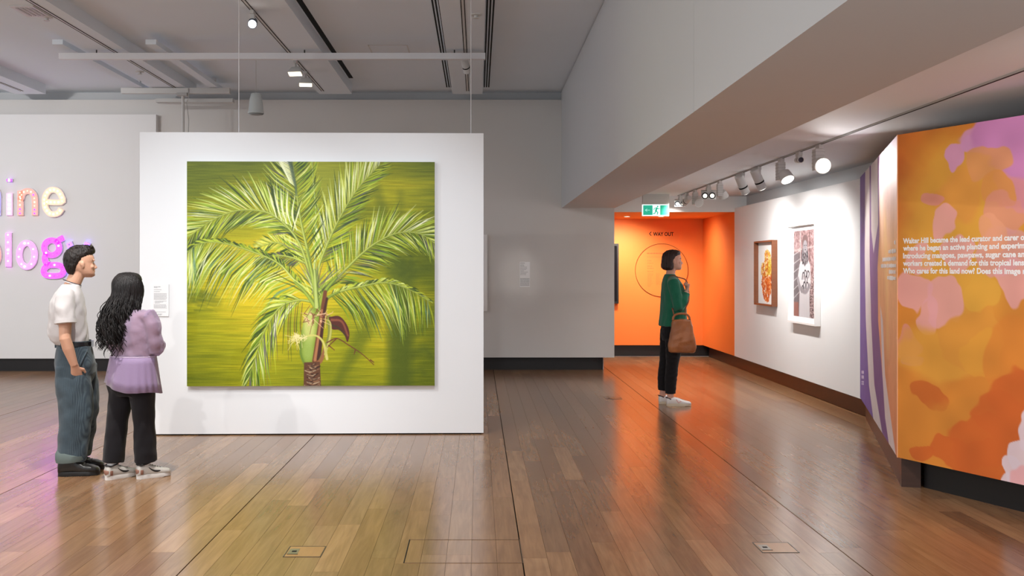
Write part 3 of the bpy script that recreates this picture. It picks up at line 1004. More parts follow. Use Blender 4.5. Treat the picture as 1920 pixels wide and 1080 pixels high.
    for k in range(24):
        b0 = np.array((560 + rng.uniform(0, 90), 700 + rng.uniform(-10, 50)))
        cv.stroke(q([b0, b0 + rng.normal(0, 16, 2), b0 + rng.normal(0, 26, 2)]), 1.2, 0.6, (118, 62, 44) if k % 2 else (230, 190, 150), 0.85, 0.7)
    for (pts) in ([(648, 830), (690, 812), (740, 840), (800, 880), (850, 926)], [(690, 812), (670, 830), (650, 850)], [(770, 862), (765, 880)], [(835, 905), (850, 915)], [(655, 842), (680, 862)]):
        cv.stroke(q(catmull(pts, 14)), 2.6 * S, 1.4 * S, (104, 52, 40), 0.95, 0.8)
    cv.a += (rng.random((CH, CW, 1)) - 0.5) * 8
    return np.clip(cv.a, 0, 255)


TH = 0.05
tl, s_l = on_panel(350.5, 302.5, TH)
br, s_r = on_panel(815, 723, TH)
pt = empty('palm_painting', (float((tl[0] + br[0]) / 2), float((tl[1] + br[1]) / 2), float(br[2])), 'large square painting of a green palm against a yellow-green ground', 'painting')
_pl = np.array(pt.location)
M_PAINT = attr_mat('oil_paint', 0.5, 0.3, bump=0.05, bscale=180)


def pt_world(u, v):
    xy = PL[None] + PD[None] * (s_l + (s_r - s_l) * u)[:, None] + PN[None] * (TH + 0.0005)
    return np.concatenate([xy, (tl[2] + (br[2] - tl[2]) * v)[:, None]], 1) - _pl[None]


grid_paint('painted_canvas', paint_palm(), pt_world, M_PAINT, pt)
qa, qb = PL + PD * s_l, PL + PD * s_r
ctr = MB()
ctr.prism([tuple(qa + PN * TH - _pl[:2]), tuple(qb + PN * TH - _pl[:2]), tuple(qb + PN * 0.002 - _pl[:2]), tuple(qa + PN * 0.002 - _pl[:2])], br[2] - _pl[2], tl[2] - _pl[2])
ctr.build('stretcher_edge', mat('canvas_edge', (226, 224, 214), 0.7, 0.2), pt)


# --- small printed labels
def label_card(name, label, org, xdir, w, h, lines, thick=0.006, sq=True, mprint=None):
    """org = world point of the lower left corner; xdir = reading direction"""
    root = empty(name, tuple(org), label, 'wall label')
    xd = Vector(xdir).normalized()
    nd = Vector((xd.y, -xd.x, 0))
    zc = Vector((0, 0, 1))
    c = xd * w / 2 + zc * h / 2
    MB().obox(c + nd * thick / 2, xd, nd, zc, w / 2, thick / 2, h / 2).build('card', M_LABEL, root)
    pr = MB()
    for (x0, x1, y, t) in lines:
        # words: broken bars
        xx = x0
        while xx < x1 - 0.004:
            e = min(x1, xx + random.uniform(0.03, 0.12))
            pr.obox(xd * w * (xx + e) / 2 + zc * h * y + nd * (thick + 0.0003), xd, nd, zc, w * (e - xx) / 2, 0.0003, h * t / 2)
            xx = e + 0.018
    tag(pr.build('printed_text', mprint or M_PRINT, root), kind='stuff')
    return root


cl, s0 = on_panel(287, 593)
cr_, s1 = on_panel(317, 533)
lines = [(0.08, 0.5, 0.92, 0.016), (0.08, 0.3, 0.89, 0.008), (0.08, 0.56, 0.83, 0.010), (0.08, 0.46, 0.77, 0.010)]
lines += [(0.08, 0.92 - random.random() * 0.1, 0.71 - k * 0.026, 0.008) for k in range(8)]
lines += [(0.14, 0.85 - 0.2 * k, 0.475 - k * 0.03, 0.010) for k in range(3)]
lines += [(0.08, 0.92 - random.random() * 0.1, 0.36 - k * 0.026, 0.008) for k in range(5)]
lines += [(0.08, 0.82, 0.135, 0.010), (0.25, 0.6, 0.07, 0.010), (0.25, 0.55, 0.045, 0.010)]
lb = label_card('wall_label', 'white text label beside the palm painting, at the long-haired visitor', cl, (PD[0], PD[1], 0), s1 - s0, float(cr_[2] - cl[2]), lines, 0.012)
a = P(974.5, 538, YB); b_ = P(993.5, 491, YB)
lines = [(0.05, 0.5, 0.95, 0.02), (0.05, 0.42, 0.88, 0.014), (0.05, 0.46, 0.84, 0.014)] + [(0.05, 0.4 + 0.5 * random.random(), 0.79 - k * 0.05, 0.013) for k in range(7)] + \
        [(0.05, 0.95, 0.33 - k * 0.045, 0.018) for k in range(7)]
label_card('wall_label', 'small spotlit text label alone on the grey back wall', (a[0], YB, a[2]), (1, 0, 0), b_[0] - a[0], b_[2] - a[2], lines, 0.004)

# white frame edge hung behind the display wall, on the back wall
ef = empty('hung_frame', (XY(911, YB), YB, ZZ(583, YB)), 'thin white frame edge peeking out behind the display wall', 'picture frame')
MB().box((-1.2, -0.05, 0), (0.02, 0.0, ZZ(440, YB) - ZZ(583, YB))).build('frame', M_FRAMEW, ef)
MB().box((-1.16, -0.052, 0.04), (-0.02, -0.049, ZZ(440, YB) - ZZ(583, YB) - 0.04)).build('backing_board', M_LABEL, ef)

# ------------------------------------------------------------------ framed works on the right wall (faces -X, reading direction is -Y)
def wall_y(px):
    return XR * F / (px - VX)


def framed(name, label, px0, px1, ptop, pbot, depth, fw, mframe, mat_w, img, cat='framed picture'):
    y0, y1 = wall_y(px1), wall_y(px0)          # near, far
    xf = XR - depth
    zt = H - (ptop - VY) * y1 / F * xf / XR
    zb = H - (pbot - VY) * y1 / F * xf / XR
    root = empty(name, (XR, (y0 + y1) / 2, zb), label, cat)
    hw, hh = (y1 - y0) / 2, zt - zb
    fr = MB()
    fr.box((-depth, -hw, 0), (-0.002, -hw + fw, hh)).box((-depth, hw - fw, 0), (-0.002, hw, hh))
    fr.box((-depth, -hw + fw, 0), (-0.002, hw - fw, fw)).box((-depth, -hw + fw, hh - fw), (-0.002, hw - fw, hh))
    fr.build('frame', mframe, root)
    MB().box((-0.016, -hw + fw, fw), (-0.004, hw - fw, hh - fw)).build('mount_board', M_LABEL, root)
    a0, a1 = -hw + fw + mat_w, hw - fw - mat_w
    b0, b1 = fw + mat_w, hh - fw - mat_w

    def tw(u, v):
        return np.stack([np.full_like(u, -0.0175), a1 + (a0 - a1) * u, b1 + (b0 - b1) * v], 1)
    grid_paint('print', img, tw, attr_mat('art_print', 0.55, 0.2) if 'art_print' not in MATS else MATS['art_print'], root)
    return root


def paint_fruit():
    rng = np.random.default_rng(11)
    w, h = 130, 175
    cv = Canvas(w, h, (236, 234, 233))
    def inside(x, y):
        # hand-like cluster, leaning
        return ((x - 66) / 44) ** 2 + ((y - 95) / 72) ** 2 < 1 and not (y < 60 and x < 44 - (60 - y) * -0.2) and not (y > 120 and x > 104 - (y - 120) * 0.5)
    for k in range(900):
        x, y = rng.uniform(18, 116), rng.uniform(16, 172)
        if not inside(x, y):
            continue
        t = y / h
        c = [(214, 120, 40), (226, 170, 60), (190, 92, 34), (240, 206, 130), (232, 196, 90)][rng.integers(5)] if t < 0.55 else [(208, 92, 34), (222, 116, 48), (180, 70, 28), (236, 160, 100)][rng.integers(4)]
        cv.blob(x, y, rng.uniform(2.5, 5), rng.uniform(2.5, 5.5), c, 0.85, 0.3)
        if k % 3 == 0:
            cv.blob(x, y, 1.6, 2.0, (250, 236, 200) if k % 2 else (120, 66, 26), 0.9, 0.5)
    cv.blob(84, 70, 12, 22, (196, 186, 50), 0.55, 1.0)
    return np.clip(cv.a, 0, 255)


def paint_photo():
    rng = np.random.default_rng(5)
    w, h = 150, 236
    cv = Canvas(w, h, (150, 128, 128))
    n = smooth_noise(h, w, 9, 6, rng) * 0.5 + smooth_noise(h, w, 3, 3, rng) * 0.5
    base = np.array((150, 122, 122.)) + (n[..., None] - 0.5) * 110
    cv.a = base
    cv.poly([(0, 60), (48, 60), (44, 236), (0, 236)], (92, 88, 92), 0.75, 4)
    for k in range(6):
        cv.stroke([(0, 66 + k * 24), (46, 54 + k * 22)], 1.6, 1.2, (186, 182, 182), 0.7, 1)
    cv.stroke([(44, 0), (46, 110)], 2.4, 2.2, (196, 190, 188), 0.8, 1)
    cv.stroke([(104, 0), (106, 236)], 1.8, 1.8, (70, 54, 54), 0.6, 1.5)
    cv.stroke([(0, 54), (150, 44)], 2.6, 2.6, (188, 178, 174), 0.6, 1.5)
    for k in range(700):
        x, y = rng.uniform(106, 150), rng.uniform(120, 236)
        cv.blob(x, y, 1.6, 1.6, (66, 54, 54) if k % 2 else (200, 180, 178), 0.7, 0.8)
    cv.poly([(0, 196), (32, 196), (34, 236), (0, 236)], (150, 92, 80), 0.8, 2)
    # standing figure in a pale dress
    cv.poly([(40, 92), (58, 78), (92, 78), (108, 94), (112, 140), (104, 168), (106, 236), (36, 236), (40, 166), (24, 138)], (196, 192, 194), 1, 1.5)
    cv.poly([(50, 80), (74, 98), (98, 80), (92, 48), (58, 48)], (110, 104, 108), 1, 1.5)
    for k in range(120):
        cv.blob(rng.uniform(58, 94), rng.uniform(50, 90), 2, 3, (40, 38, 42) if k % 2 else (150, 146, 148), 0.7, 0.8)
    cv.blob(76, 32, 19, 20, (118, 96, 96), 1, 0.15)
    cv.blob(76, 44, 13, 17, (150, 146, 150), 1, 0.15)
    cv.blob(71, 41, 2.5, 1.6, (50, 48, 52)); cv.blob(82, 41, 2.5, 1.6, (50, 48, 52)); cv.blob(77, 53, 4, 1.4, (84, 78, 82))
    cv.stroke([(76, 44), (76, 49)], 1.5, 2, (118, 112, 116), 0.7, 1)
    for (cx, cy) in ((78, 118), (66, 124), (90, 150), (72, 150), (84, 134), (62, 160), (96, 120)):
        cv.stroke(catmull([(cx - 9, cy + 8), (cx - 4, cy - 9), (cx + 6, cy - 5), (cx + 2, cy + 8)], 14), 2.2, 1.6, (54, 52, 58), 0.9, 0.8)
    cv.stroke(catmull([(28, 132), (46, 158), (80, 166), (106, 148)], 16), 7, 6, (136, 130, 134), 0.9, 2)
    for k in range(7):
        cv.stroke([(46 + k * 9, 172), (42 + k * 10, 236)], 1, 1.6, (164, 158, 162), 0.7, 1.5)
    return np.clip(cv.a, 0, 255)


framed('framed_picture', 'walnut framed orange hand-shaped fruit picture on the white wall', 1423.5, 1458, 452, 572, 0.075, 0.022, M_FRAMEB, 0.0, paint_fruit())
framed('framed_picture', 'tall white framed grey portrait photograph on the white wall', 1487, 1539, 421, 605, 0.07, 0.024, M_FRAMEW, 0.055, paint_photo())
for (pa, pb, t0_, b0_, nm) in ((1418, 1423, 526, 557, 'tiny label card left of the walnut framed picture'), (1480, 1487, 527, 562, 'tiny label card left of the white framed portrait')):
    ya_, yb_ = wall_y(pb), wall_y(pa)
    zt_, zb_ = ZZ(t0_, yb_), ZZ(b0_, yb_)
    label_card('wall_label', nm, (XR, yb_, zb_), (0, -1, 0), yb_ - ya_, zt_ - zb_, [(0.1, 0.5 + 0.4 * random.random(), 0.93 - k * 0.05, 0.014) for k in range(16)], 0.008, mprint=M_PRINTL)


# ------------------------------------------------------------------ mural
def mural_s(px):
    """distance along the wide face for an image column"""
    k = (px - VX) / F
    # C1 + s*D2 : X = k*Y
    return float((k * C1[1] - C1[0]) / (D2[0] - k * D2[1]))


def mural_sz(px, py):
    s = mural_s(px)
    Y = C1[1] + s * D2[1]
    return s, ZZ(py, Y)


M_MURAL = attr_mat('mural_print', 0.6, 0.25)


def paint_mural():
    rng = np.random.default_rng(21)
    SW = 3.0
    w, h = 480, 360
    kx, kz = w / SW, h / (MT - MB0)
    cv = Canvas(w, h, (222, 134, 44))

    def q(px, py):
        s, z = mural_sz(px, py)
        return s * kx, (MT - z) * kz
    wx = (smooth_noise(h, w, 30, 30, rng) - 0.5) * 16 + (smooth_noise(h, w, 9, 9, rng) - 0.5) * 6
    wy = (smooth_noise(h, w, 30, 30, rng) - 0.5) * 16 + (smooth_noise(h, w, 9, 9, rng) - 0.5) * 6
    wp = (wx, wy)
    OR, DO, YE, PK, LI, PE, MG = (222, 120, 40), (206, 98, 34), (232, 168, 56), (236, 164, 166), (220, 152, 200), (238, 160, 120), (216, 120, 170)

    def bl(px, py, rx, ry, c, op=0.9, soft=0.10, rot=0):
        x, y = q(px, py)
        cv.blob(x, y, rx * kx, ry * kz, c, op, soft, rot, wp)
    # broad fields (sizes in metres)
    bl(1700, 330, 0.30, 0.75, (204, 100, 36), 0.95, 0.5)
    bl(1760, 260, 0.35, 0.22, OR, 0.9, 0.3)
    bl(1800, 420, 0.5, 0.6, YE, 0.9, 0.7)
    bl(1790, 370, 0.22, 0.18, (230, 150, 60), 0.8, 0.4)
    # lilac upper right
    for (x, y, rx, ry, c) in ((1900, 255, 0.42, 0.17, LI), (1830, 275, 0.14, 0.09, LI), (1790, 300, 0.08, 0.07, LI), (1880, 235, 0.2, 0.1, (216, 150, 190)), (1925, 330, 0.2, 0.2, (222, 140, 160)),
                              (1950, 240, 0.5, 0.3, (206, 130, 190))):
        bl(x, y, rx, ry, c, 0.92)
    bl(1850, 315, 0.17, 0.1, (230, 152, 92), 0.85)
    bl(1875, 360, 0.12, 0.1, (232, 150, 70), 0.9)
    bl(1890, 400, 0.14, 0.12, (230, 146, 130), 0.75)
    # pinks left of the middle
    for (x, y, rx, ry, c) in ((1740, 372, 0.085, 0.06, (226, 140, 130)), (1765, 415, 0.10, 0.11, PK), (1725, 480, 0.10, 0.10, PK), (1790, 480, 0.12, 0.12, PK), (1715, 545, 0.13, 0.13, PK), (1770, 560, 0.17, 0.14, PK),
                              (1745, 590, 0.10, 0.10, PK), (1702, 640, 0.08, 0.10, (222, 132, 150)), (1712, 675, 0.08, 0.05, (214, 130, 160)), (1880, 470, 0.22, 0.16, (228, 156, 150)), (1905, 530, 0.12, 0.16, PK),
                              (1860, 440, 0.12, 0.12, PE)):
        bl(x, y, rx, ry, c, 0.85)
    bl(1738, 478, 0.04, 0.07, YE, 0.6, 0.5)
    bl(1840, 545, 0.12, 0.14, YE, 0.85)
    bl(1760, 660, 0.35, 0.2, (232, 160, 54), 0.85, 0.4)
    # lower oranges
    bl(1820, 640, 0.24, 0.20, (228, 150, 52), 0.9)
    bl(1840, 665, 0.18, 0.16, (232, 158, 50), 0.7)
    bl(1910, 680, 0.24, 0.3, (226, 132, 44), 0.8)
    bl(1745, 740, 0.14, 0.08, DO, 0.85)
    bl(1800, 790, 0.3, 0.15, (214, 132, 44), 0.6, 0.4)
    for (x, y, rx, ry) in ((1840, 830, 0.24, 0.16), (1890, 790, 0.22, 0.18), (1780, 850, 0.16, 0.09), (1730, 845, 0.10, 0.04), (1920, 760, 0.25, 0.2), (1860, 870, 0.3, 0.12)):
        bl(x, y, rx, ry, (214, 98, 34), 0.92)
    # pale lilac trunk rising bottom right
    for (x, y, rx, ry) in ((1930, 850, 0.12, 0.12), (1910, 880, 0.10, 0.10), (1960, 800, 0.16, 0.16), (1900, 905, 0.10, 0.07)):
        bl(x, y, rx, ry, (226, 204, 214), 0.95, 0.06)
    # beyond the frame it goes on in the same manner
    for k in range(40):
        x, y = rng.uniform(1.15 * kx, w), rng.uniform(0, h)
        cv.blob(x, y, rng.uniform(0.1, 0.3) * kx, rng.uniform(0.08, 0.2) * kz, (OR, YE, PK, LI, PE, DO)[rng.integers(6)], 0.8, 0.12, 0, wp)
    cv.a *= (1 + (smooth_noise(h, w, 24, 24, rng) - 0.5) * 0.10)[..., None]
    g_ = cv.a.mean(-1, keepdims=True)
    cv.a = g_ + (cv.a - g_) * 0.92 + 5
    return np.clip(cv.a, 0, 255)


def m2_world(u, v):
    xy = C1[None] + D2[None] * (3.0 * u)[:, None] - off2[None] * 0.003
    return np.concatenate([xy, (MT + (MB0 - MT) * v)[:, None]], 1)


grid_paint('mural_print_wide', paint_mural(), m2_world, M_MURAL, wm)


def paint_narrow():
    rng = np.random.default_rng(9)
    w, h = 300, 220
    cv = Canvas(w, h, (238, 178, 128))
    # s runs from the white wall (0) to the corner (1)
    Ls = np.linalg.norm(C1 - C0)

    def u_of(px):
        k = (px - VX) / F
        return float((k * C0[1] - C0[0]) / (D1[0] - k * D1[1])) / Ls * w

    def q(px, py):
        u = u_of(px)
        Y = C0[1] + D1[1] * u / w * Ls
        return u, (MT - ZZ(py, Y)) / (MT - MB0) * h
    gx = np.linspace(0, 1, w)[None, :, None]
    gy = np.linspace(0, 1, h)[:, None, None]
    top = np.array((206, 170, 196.)); botc = np.array((236, 150, 110.)); midc = np.array((240, 186, 130.))
    cv.a = np.where(gy < 0.35, top + (midc - top) * gy / 0.35, midc + (botc - midc) * (gy - 0.35) / 0.65) * np.ones((h, w, 3))
    cv.a += (smooth_noise(h, w, 60, 12, rng) - 0.5)[..., None] * 26

    def pg(pts, c, op=1.0, soft=1.2):
        cv.poly([q(*p) for p in pts], c, op, soft)
    PU, PU2, WH = (118, 92, 158), (132, 96, 148), (220, 210, 212)
    pg([(1612.5, 300), (1623, 300), (1622, 480), (1624, 600), (1630, 720), (1646, 830), (1612.5, 800)], PU)
    pg([(1631, 280), (1648, 270), (1649.5, 440), (1646, 500), (1647, 600), (1655, 700), (1673, 860), (1658, 840), (1640, 720), (1634, 600), (1631, 480)], PU2)
    pg([(1623, 300), (1631, 280), (1631, 480), (1634, 600), (1640, 720), (1660, 840), (1644, 830), (1630, 720), (1624, 600), (1622, 480)], WH)
    pg([(1633.5, 280), (1646, 270), (1647, 420), (1638.5, 474), (1634, 430)], WH)
    pg([(1651, 570), (1656, 600), (1660, 700), (1672, 790), (1683, 870), (1673, 870), (1660, 780), (1655, 700)], (232, 214, 214))
    cv.stroke([q(*p) for p in catmull([(1660, 420), (1663, 520), (1665, 640)], 16)], 8, 8, (244, 200, 130), 0.6, 9)
    cv.a += (smooth_noise(h, w, 5, 2, rng) - 0.5)[..., None] * 10
    return np.clip(cv.a, 0, 255)


def m1_world(u, v):
    xy = C0[None] + (C1 - C0)[None] * u[:, None] - off1[None] * 0.003
    return np.concatenate([xy, (MT + (MB0 - MT) * v)[:, None]], 1)


grid_paint('mural_print_narrow', paint_narrow(), m1_world, M_MURAL, wm)
MB().prism([tuple(C1 - off1 * 0.006 - D1 * 0.004), tuple(C1 - off1 * 0.006 + D1 * 0.008), tuple(C1 + D2 * 0.004 - off2 * 0.0045), tuple(C1 + D2 * 0.004)], MB0, MT).build('corner_bead', mat('corner_bead_paint', (232, 176, 136), 0.6), wm)

TX = [('Walter Hill became the lead curator and carer of', 1694, 1926, 456.5), ('where he began an active planting and experim', 1694, 1922, 470.0), ('Introducing mangoes, pawpaws, sugar cane an', 1694, 1922, 484.3),
      ('workers created a demand for this tropical lens', 1694, 1921, 498.2), ('Who cares for this land now? Does this image r', 1694, 1924, 512.3)]
for (s_, xa_, xb_, yb_) in TX:
    sa, za = mural_sz(xa_, yb_)
    sb = mural_s(xb_)
    o2 = C1 + D2 * sa - off2 * 0.003
    text_on('wall_text', s_, M_TEXTW, wm, (o2[0], o2[1], za), (D2[0], D2[1], 0), 0.0345, sb - sa, bold=0.038)
# text block on the narrow side, too foreshortened to read: short white lines ranged right
Lw = float(np.linalg.norm(C1 - C0))
nt_ = MB()


def nar(px, py):
    k = (px - VX) / F
    s = float((k * C0[1] - C0[0]) / (D1[0] - k * D1[1]))
    q_ = C0 + D1 * s - off1 * 0.005
    return Vector((q_[0], q_[1], ZZ(py, C0[1] + D1[1] * s)))


for (xa_, y_) in ((1678, 454), (1667, 470), (1656, 484.5), (1653, 498), (1668, 510), (1665, 522)):
    p_, e_ = nar(xa_, y_), nar(1681, y_)
    z_ = e_.z
    xx = Vector((p_.x, p_.y, 0)); ex = Vector((e_.x, e_.y, 0))
    Ld = (ex - xx).length
    t = 0.0
    dd = (ex - xx).normalized()
    while t < Ld - 0.02:
        e2 = min(Ld, t + random.uniform(0.02, 0.034))
        c = xx + dd * (t + e2) / 2 + Vector((0, 0, z_))
        nt_.obox(c, dd, Vector((dd.y, -dd.x, 0)), Vector((0, 0, 1)), (e2 - t) / 2, 0.0005, random.choice((0.011, 0.013, 0.016)))
        t = e2 + (0.012 if random.random() < 0.75 else 0.026)
nt_.build('narrow_text_lines', M_TEXTW, wm)
nt3 = MB()
for (y_, h_) in ((698, 0.02), (707, 0.022), (716, 0.004), (720, 0.004)):
    p_, e_ = nar(1616.5, y_), nar(1621, y_)
    dd = Vector((e_.x - p_.x, e_.y - p_.y, 0)).normalized()
    for k in range(3):
        nt3.obox(p_ + (e_ - p_) * (k / 3 + 0.13), dd, Vector((dd.y, -dd.x, 0)), Vector((0, 0, 1)), (e_ - p_).length / 8, 0.0005, h_ / 2 + 0.004)
nt3.build('mural_caption', mat('vinyl_lilac', (214, 200, 226), 0.6), wm)

# ------------------------------------------------------------------ orange alcove: lettering, circle, screen
text_on('way_out_text', 'WAY OUT', M_TEXTD, walc, (XY(1224.5, YOB), YOB, ZZ(442.2, YOB)), (1, 0, 0), 0.062, XY(1263, YOB) - XY(1224.5, YOB), bold=0.03)
ar = MB()
for sgn in (1, -1):
    p0 = Vector((XY(1217.5, YOB), YOB - 0.002, ZZ(438.3, YOB)))
    e0 = p0 + Vector((0.034, 0, sgn * 0.034))
    d_ = (e0 - p0).normalized()
    ar.obox((p0 + e0) / 2, d_, Vector((0, 1, 0)), d_.cross(Vector((0, 1, 0))), (e0 - p0).length / 2, 0.001, 0.006)
ar.build('way_out_arrow', M_TEXTD, walc)
cc = (XY(1240.5, YOB), ZZ(506.5, YOB))
rg = MB()
NS = 72
R_ = 49.5 * YOB / F
vs_, fs_ = [], []
for k in range(NS):
    a = 2 * math.pi * k / NS
    for (r, y_) in ((R_ - 0.004, 0.012), (R_ + 0.004, 0.012), (R_ + 0.004, 0.0), (R_ - 0.004, 0.0)):
        vs_.append((cc[0] + r * math.cos(a), YOB - y_, cc[1] + r * math.sin(a)))
for k in range(NS):
    for j in range(4):
        a0, a1 = k * 4 + j, k * 4 + (j + 1) % 4
        b0, b1 = ((k + 1) % NS) * 4 + j, ((k + 1) % NS) * 4 + (j + 1) % 4
        fs_.append((a0, a1, b1, b0))
rg.add(vs_, fs_).build('circle_line', mat('bronze_ring', (150, 84, 34), 0.35, 0.5, metal=0.6), walc)
tl_ = MB()


def bars(px0, px1, py, hh_, brk=True):
    x = px0
    while x < px1 - 0.4:
        e = min(px1, x + (random.uniform(2, 5) if brk else 99))
        a, b = P(x, py, YOB), P(e, py, YOB)
        tl_.box((a[0], YOB - 0.002, a[2] - hh_ / 2), (b[0], YOB, a[2] + hh_ / 2))
        x = e + 0.9


bars(1213, 1250, 475, 0.018)
bars(1213, 1250, 482, 0.006)
for (y_, w_) in ((489, 9), (493.5, 11), (499, 10), (503, 12), (509, 11)):
    bars(1213.5, 1213.5 + w_, y_, 0.008)
for k in range(13):
    bars(1214, 1214 + random.uniform(6, 11), 513 + k * 2.0, 0.004)
    if k < 11:
        bars(1230, 1230 + random.uniform(5, 10), 513 + k * 2.0, 0.004)
tl_.build('circle_text_lines', mat('vinyl_brown', (188, 108, 60), 0.6, 0.2), walc)

tv = empty('wall_screen', (1.7, YOB, ZZ(569, YOB)), 'black screen on the orange wall, cut off by the grey wall', 'screen')
hs = ZZ(457, YOB) - ZZ(569, YOB)
MB().box((-0.9, -0.075, 0), (XY(1160, YOB - 0.075) - 1.7, -0.03, hs)).build('bezel', M_BLACK, tv)
MB().box((-0.87, -0.078, 0.04), (XY(1160, YOB - 0.075) - 1.73, -0.074, hs - 0.04)).build('display_glass', mat('screen_glass', (14, 14, 16), 0.08, 0.6), tv)
MB().box((-0.5, -0.03, hs * 0.3), (0.1, 0.0, hs * 0.7)).build('bracket', M_BLACK, tv)

# exit sign
YE_ = 14.7
ex = empty('exit_sign', (XY(1229, YE_), YE_, ZZ(405, YE_)), 'green lit running-man exit sign hanging from the aisle ceiling', 'exit sign')
hw_ = 25 * YE_ / F
hh_ = (405 - 383.5) * YE_ / F
MB().box((-hw_, -0.02, 0), (hw_, 0.02, hh_)).build('edge_lit_panel', mat('exit_white', (235, 245, 245), 0.4, emit=(225, 250, 245), estr=0.9), ex)
GR = mat('exit_green', (24, 160, 132), 0.4, emit=(30, 172, 140), estr=0.7)
MB().box((-hw_ + 0.012, -0.023, 0.014), (-0.046, -0.019, hh_ - 0.012)).build('green_field', GR, ex)
MB().box((0.066, -0.023, 0.014), (hw_ - 0.012, -0.019, hh_ - 0.012)).build('green_field', GR, ex)
MB().box((-hw_ + 0.005, -0.035, hh_), (hw_, 0.035, ZR - ex.location.z - 0.0)).build('housing', M_FIX, ex)
rm = MB()


def limb(pts, r):
    pts = [(x_, -0.022, z_) for x_, z_ in pts]
    for a, b in zip(pts[:-1], pts[1:]):
        a, b = Vector(a), Vector(b)
        d_ = (b - a).normalized()
        rm.obox((a + b) / 2, d_, Vector((0, 1, 0)), d_.cross(Vector((0, 1, 0))), (b - a).length / 2 + r * 0.5, 0.001, r)


rm.ball((0.028, -0.022, 0.14), (0.012, 0.002, 0.012))
limb([(0.018, 0.12), (0.002, 0.075)], 0.013)
limb([(0.02, 0.115), (0.045, 0.1), (0.058, 0.112)], 0.005)
limb([(0.012, 0.118), (-0.016, 0.115), (-0.03, 0.09)], 0.005)
limb([(0.004, 0.07), (0.03, 0.055), (0.022, 0.022)], 0.007)
limb([(0.0, 0.07), (-0.012, 0.04), (-0.036, 0.032)], 0.007)
rm.build('running_figure', GR, ex)
limb_a = MB()
for (x0_, z0_, x1_, z1_) in ((-0.155, 0.085, -0.085, 0.085), (-0.155, 0.085, -0.125, 0.105), (-0.155, 0.085, -0.125, 0.065)):
    a, b = Vector((x0_, -0.0235, z0_)), Vector((x1_, -0.0235, z1_))
    d_ = (b - a).normalized()
    limb_a.obox((a + b) / 2, d_, Vector((0, 1, 0)), d_.cross(Vector((0, 1, 0))), (b - a).length / 2, 0.0006, 0.004)
limb_a.build('arrow', mat('exit_arrow', (150, 220, 205), 0.4, emit=(150, 220, 205), estr=0.6), ex)

# ------------------------------------------------------------------ ceiling-hung things in the main hall
YR = 11.5
rail = empty('ceiling_rail', (XY(112, YR), YR, ZZ(106, YR)), 'long white hanging rail right across under the main ceiling', 'rail')
rl = XY(910, YR) - XY(112, YR)
MB().box((0, -0.035, -0.035), (rl, 0.035, 0.035)).build('bar', M_WIRE, rail)
for xp in (181, 571, 852):
    xo = XY(xp, YR) - rail.location.x
    MB().tube([(xo, 0, 0.03), (xo, 0, ZRF - rail.location.z)], 0.008, 8).build('hanger_rod', M_ROD, rail)

rig = empty('ceiling_rig', (-4.118, 13.9, 4.0), 'white bracket frame hanging in front of the far wall, with drop pole', 'bracket frame')
r0 = rig.location
MB().box((-4.97 - r0.x, -0.04, -0.035), (-3.46 - r0.x, 0.04, 0.04)).build('cross_bar', M_FIX, rig)
MB().box((-4.6 - r0.x, 0.3, -0.10), (-3.5 - r0.x, 0.42, -0.05)).build('rear_bar', M_FIX, rig)
for xx in (-4.73, -3.68):
    MB().box((xx - 0.06 - r0.x, 11.2 - r0.y, 0.045), (xx + 0.06 - r0.x, 14.3 - r0.y, 0.10)).build('long_bar', M_CEIL, rig)
    MB().box((xx - 0.02 - r0.x, -0.03, 0.08), (xx + 0.02 - r0.x, 0.03, ZC - r0.z)).build('hanger', M_FIX, rig)
MB().tube([(0, 0, -0.03), (0, 0, -2.0)], 0.022, 12).build('drop_pole', M_FIX, rig)
MB().box((-0.07, -0.06, -0.07), (0.07, 0.06, -0.03)).build('clamp', M_FIXG, rig)
MB().tube([(0.09, -0.05, 0.03), (0.1, -0.06, -0.1), (0.06, -0.03, -0.16), (0.08, 0, -0.4), (0.05, 0.02, -1.2), (0.05, 0.02, -2.0)], 0.006, 8).build('cable', M_FIXG, rig)

YS = 12.5
spk = empty('pendant_speaker', P(480, 213, YS), 'small white bell-shaped pendant speaker hanging above the display wall', 'speaker')
hs_ = (213 - 175) * YS / F
MB().lathe((0, 0, 0), [(0.03, -0.012), (0.07, -0.008), (0.098, 0.0), (0.1, 0.01), (0.094, 0.03), (0.078, hs_ * 0.7), (0.062, hs_ * 0.97), (0.05, hs_), (0.01, hs_ + 0.006)], 32).build('speaker_body', mat('speaker_white', (196, 203, 203), 0.5), spk, True, 50)
MB().lathe((0, 0, 0), [(0.09, -0.0095), (0.06, -0.016), (0.0005, -0.018)], 32).build('grille', mat('speaker_grille', (150, 156, 156), 0.6), spk, True)
MB().tube([(0, 0, hs_), (0, 0, ZC - spk.location.z)], 0.003, 6).build('suspension_wire', M_FIXG, spk)

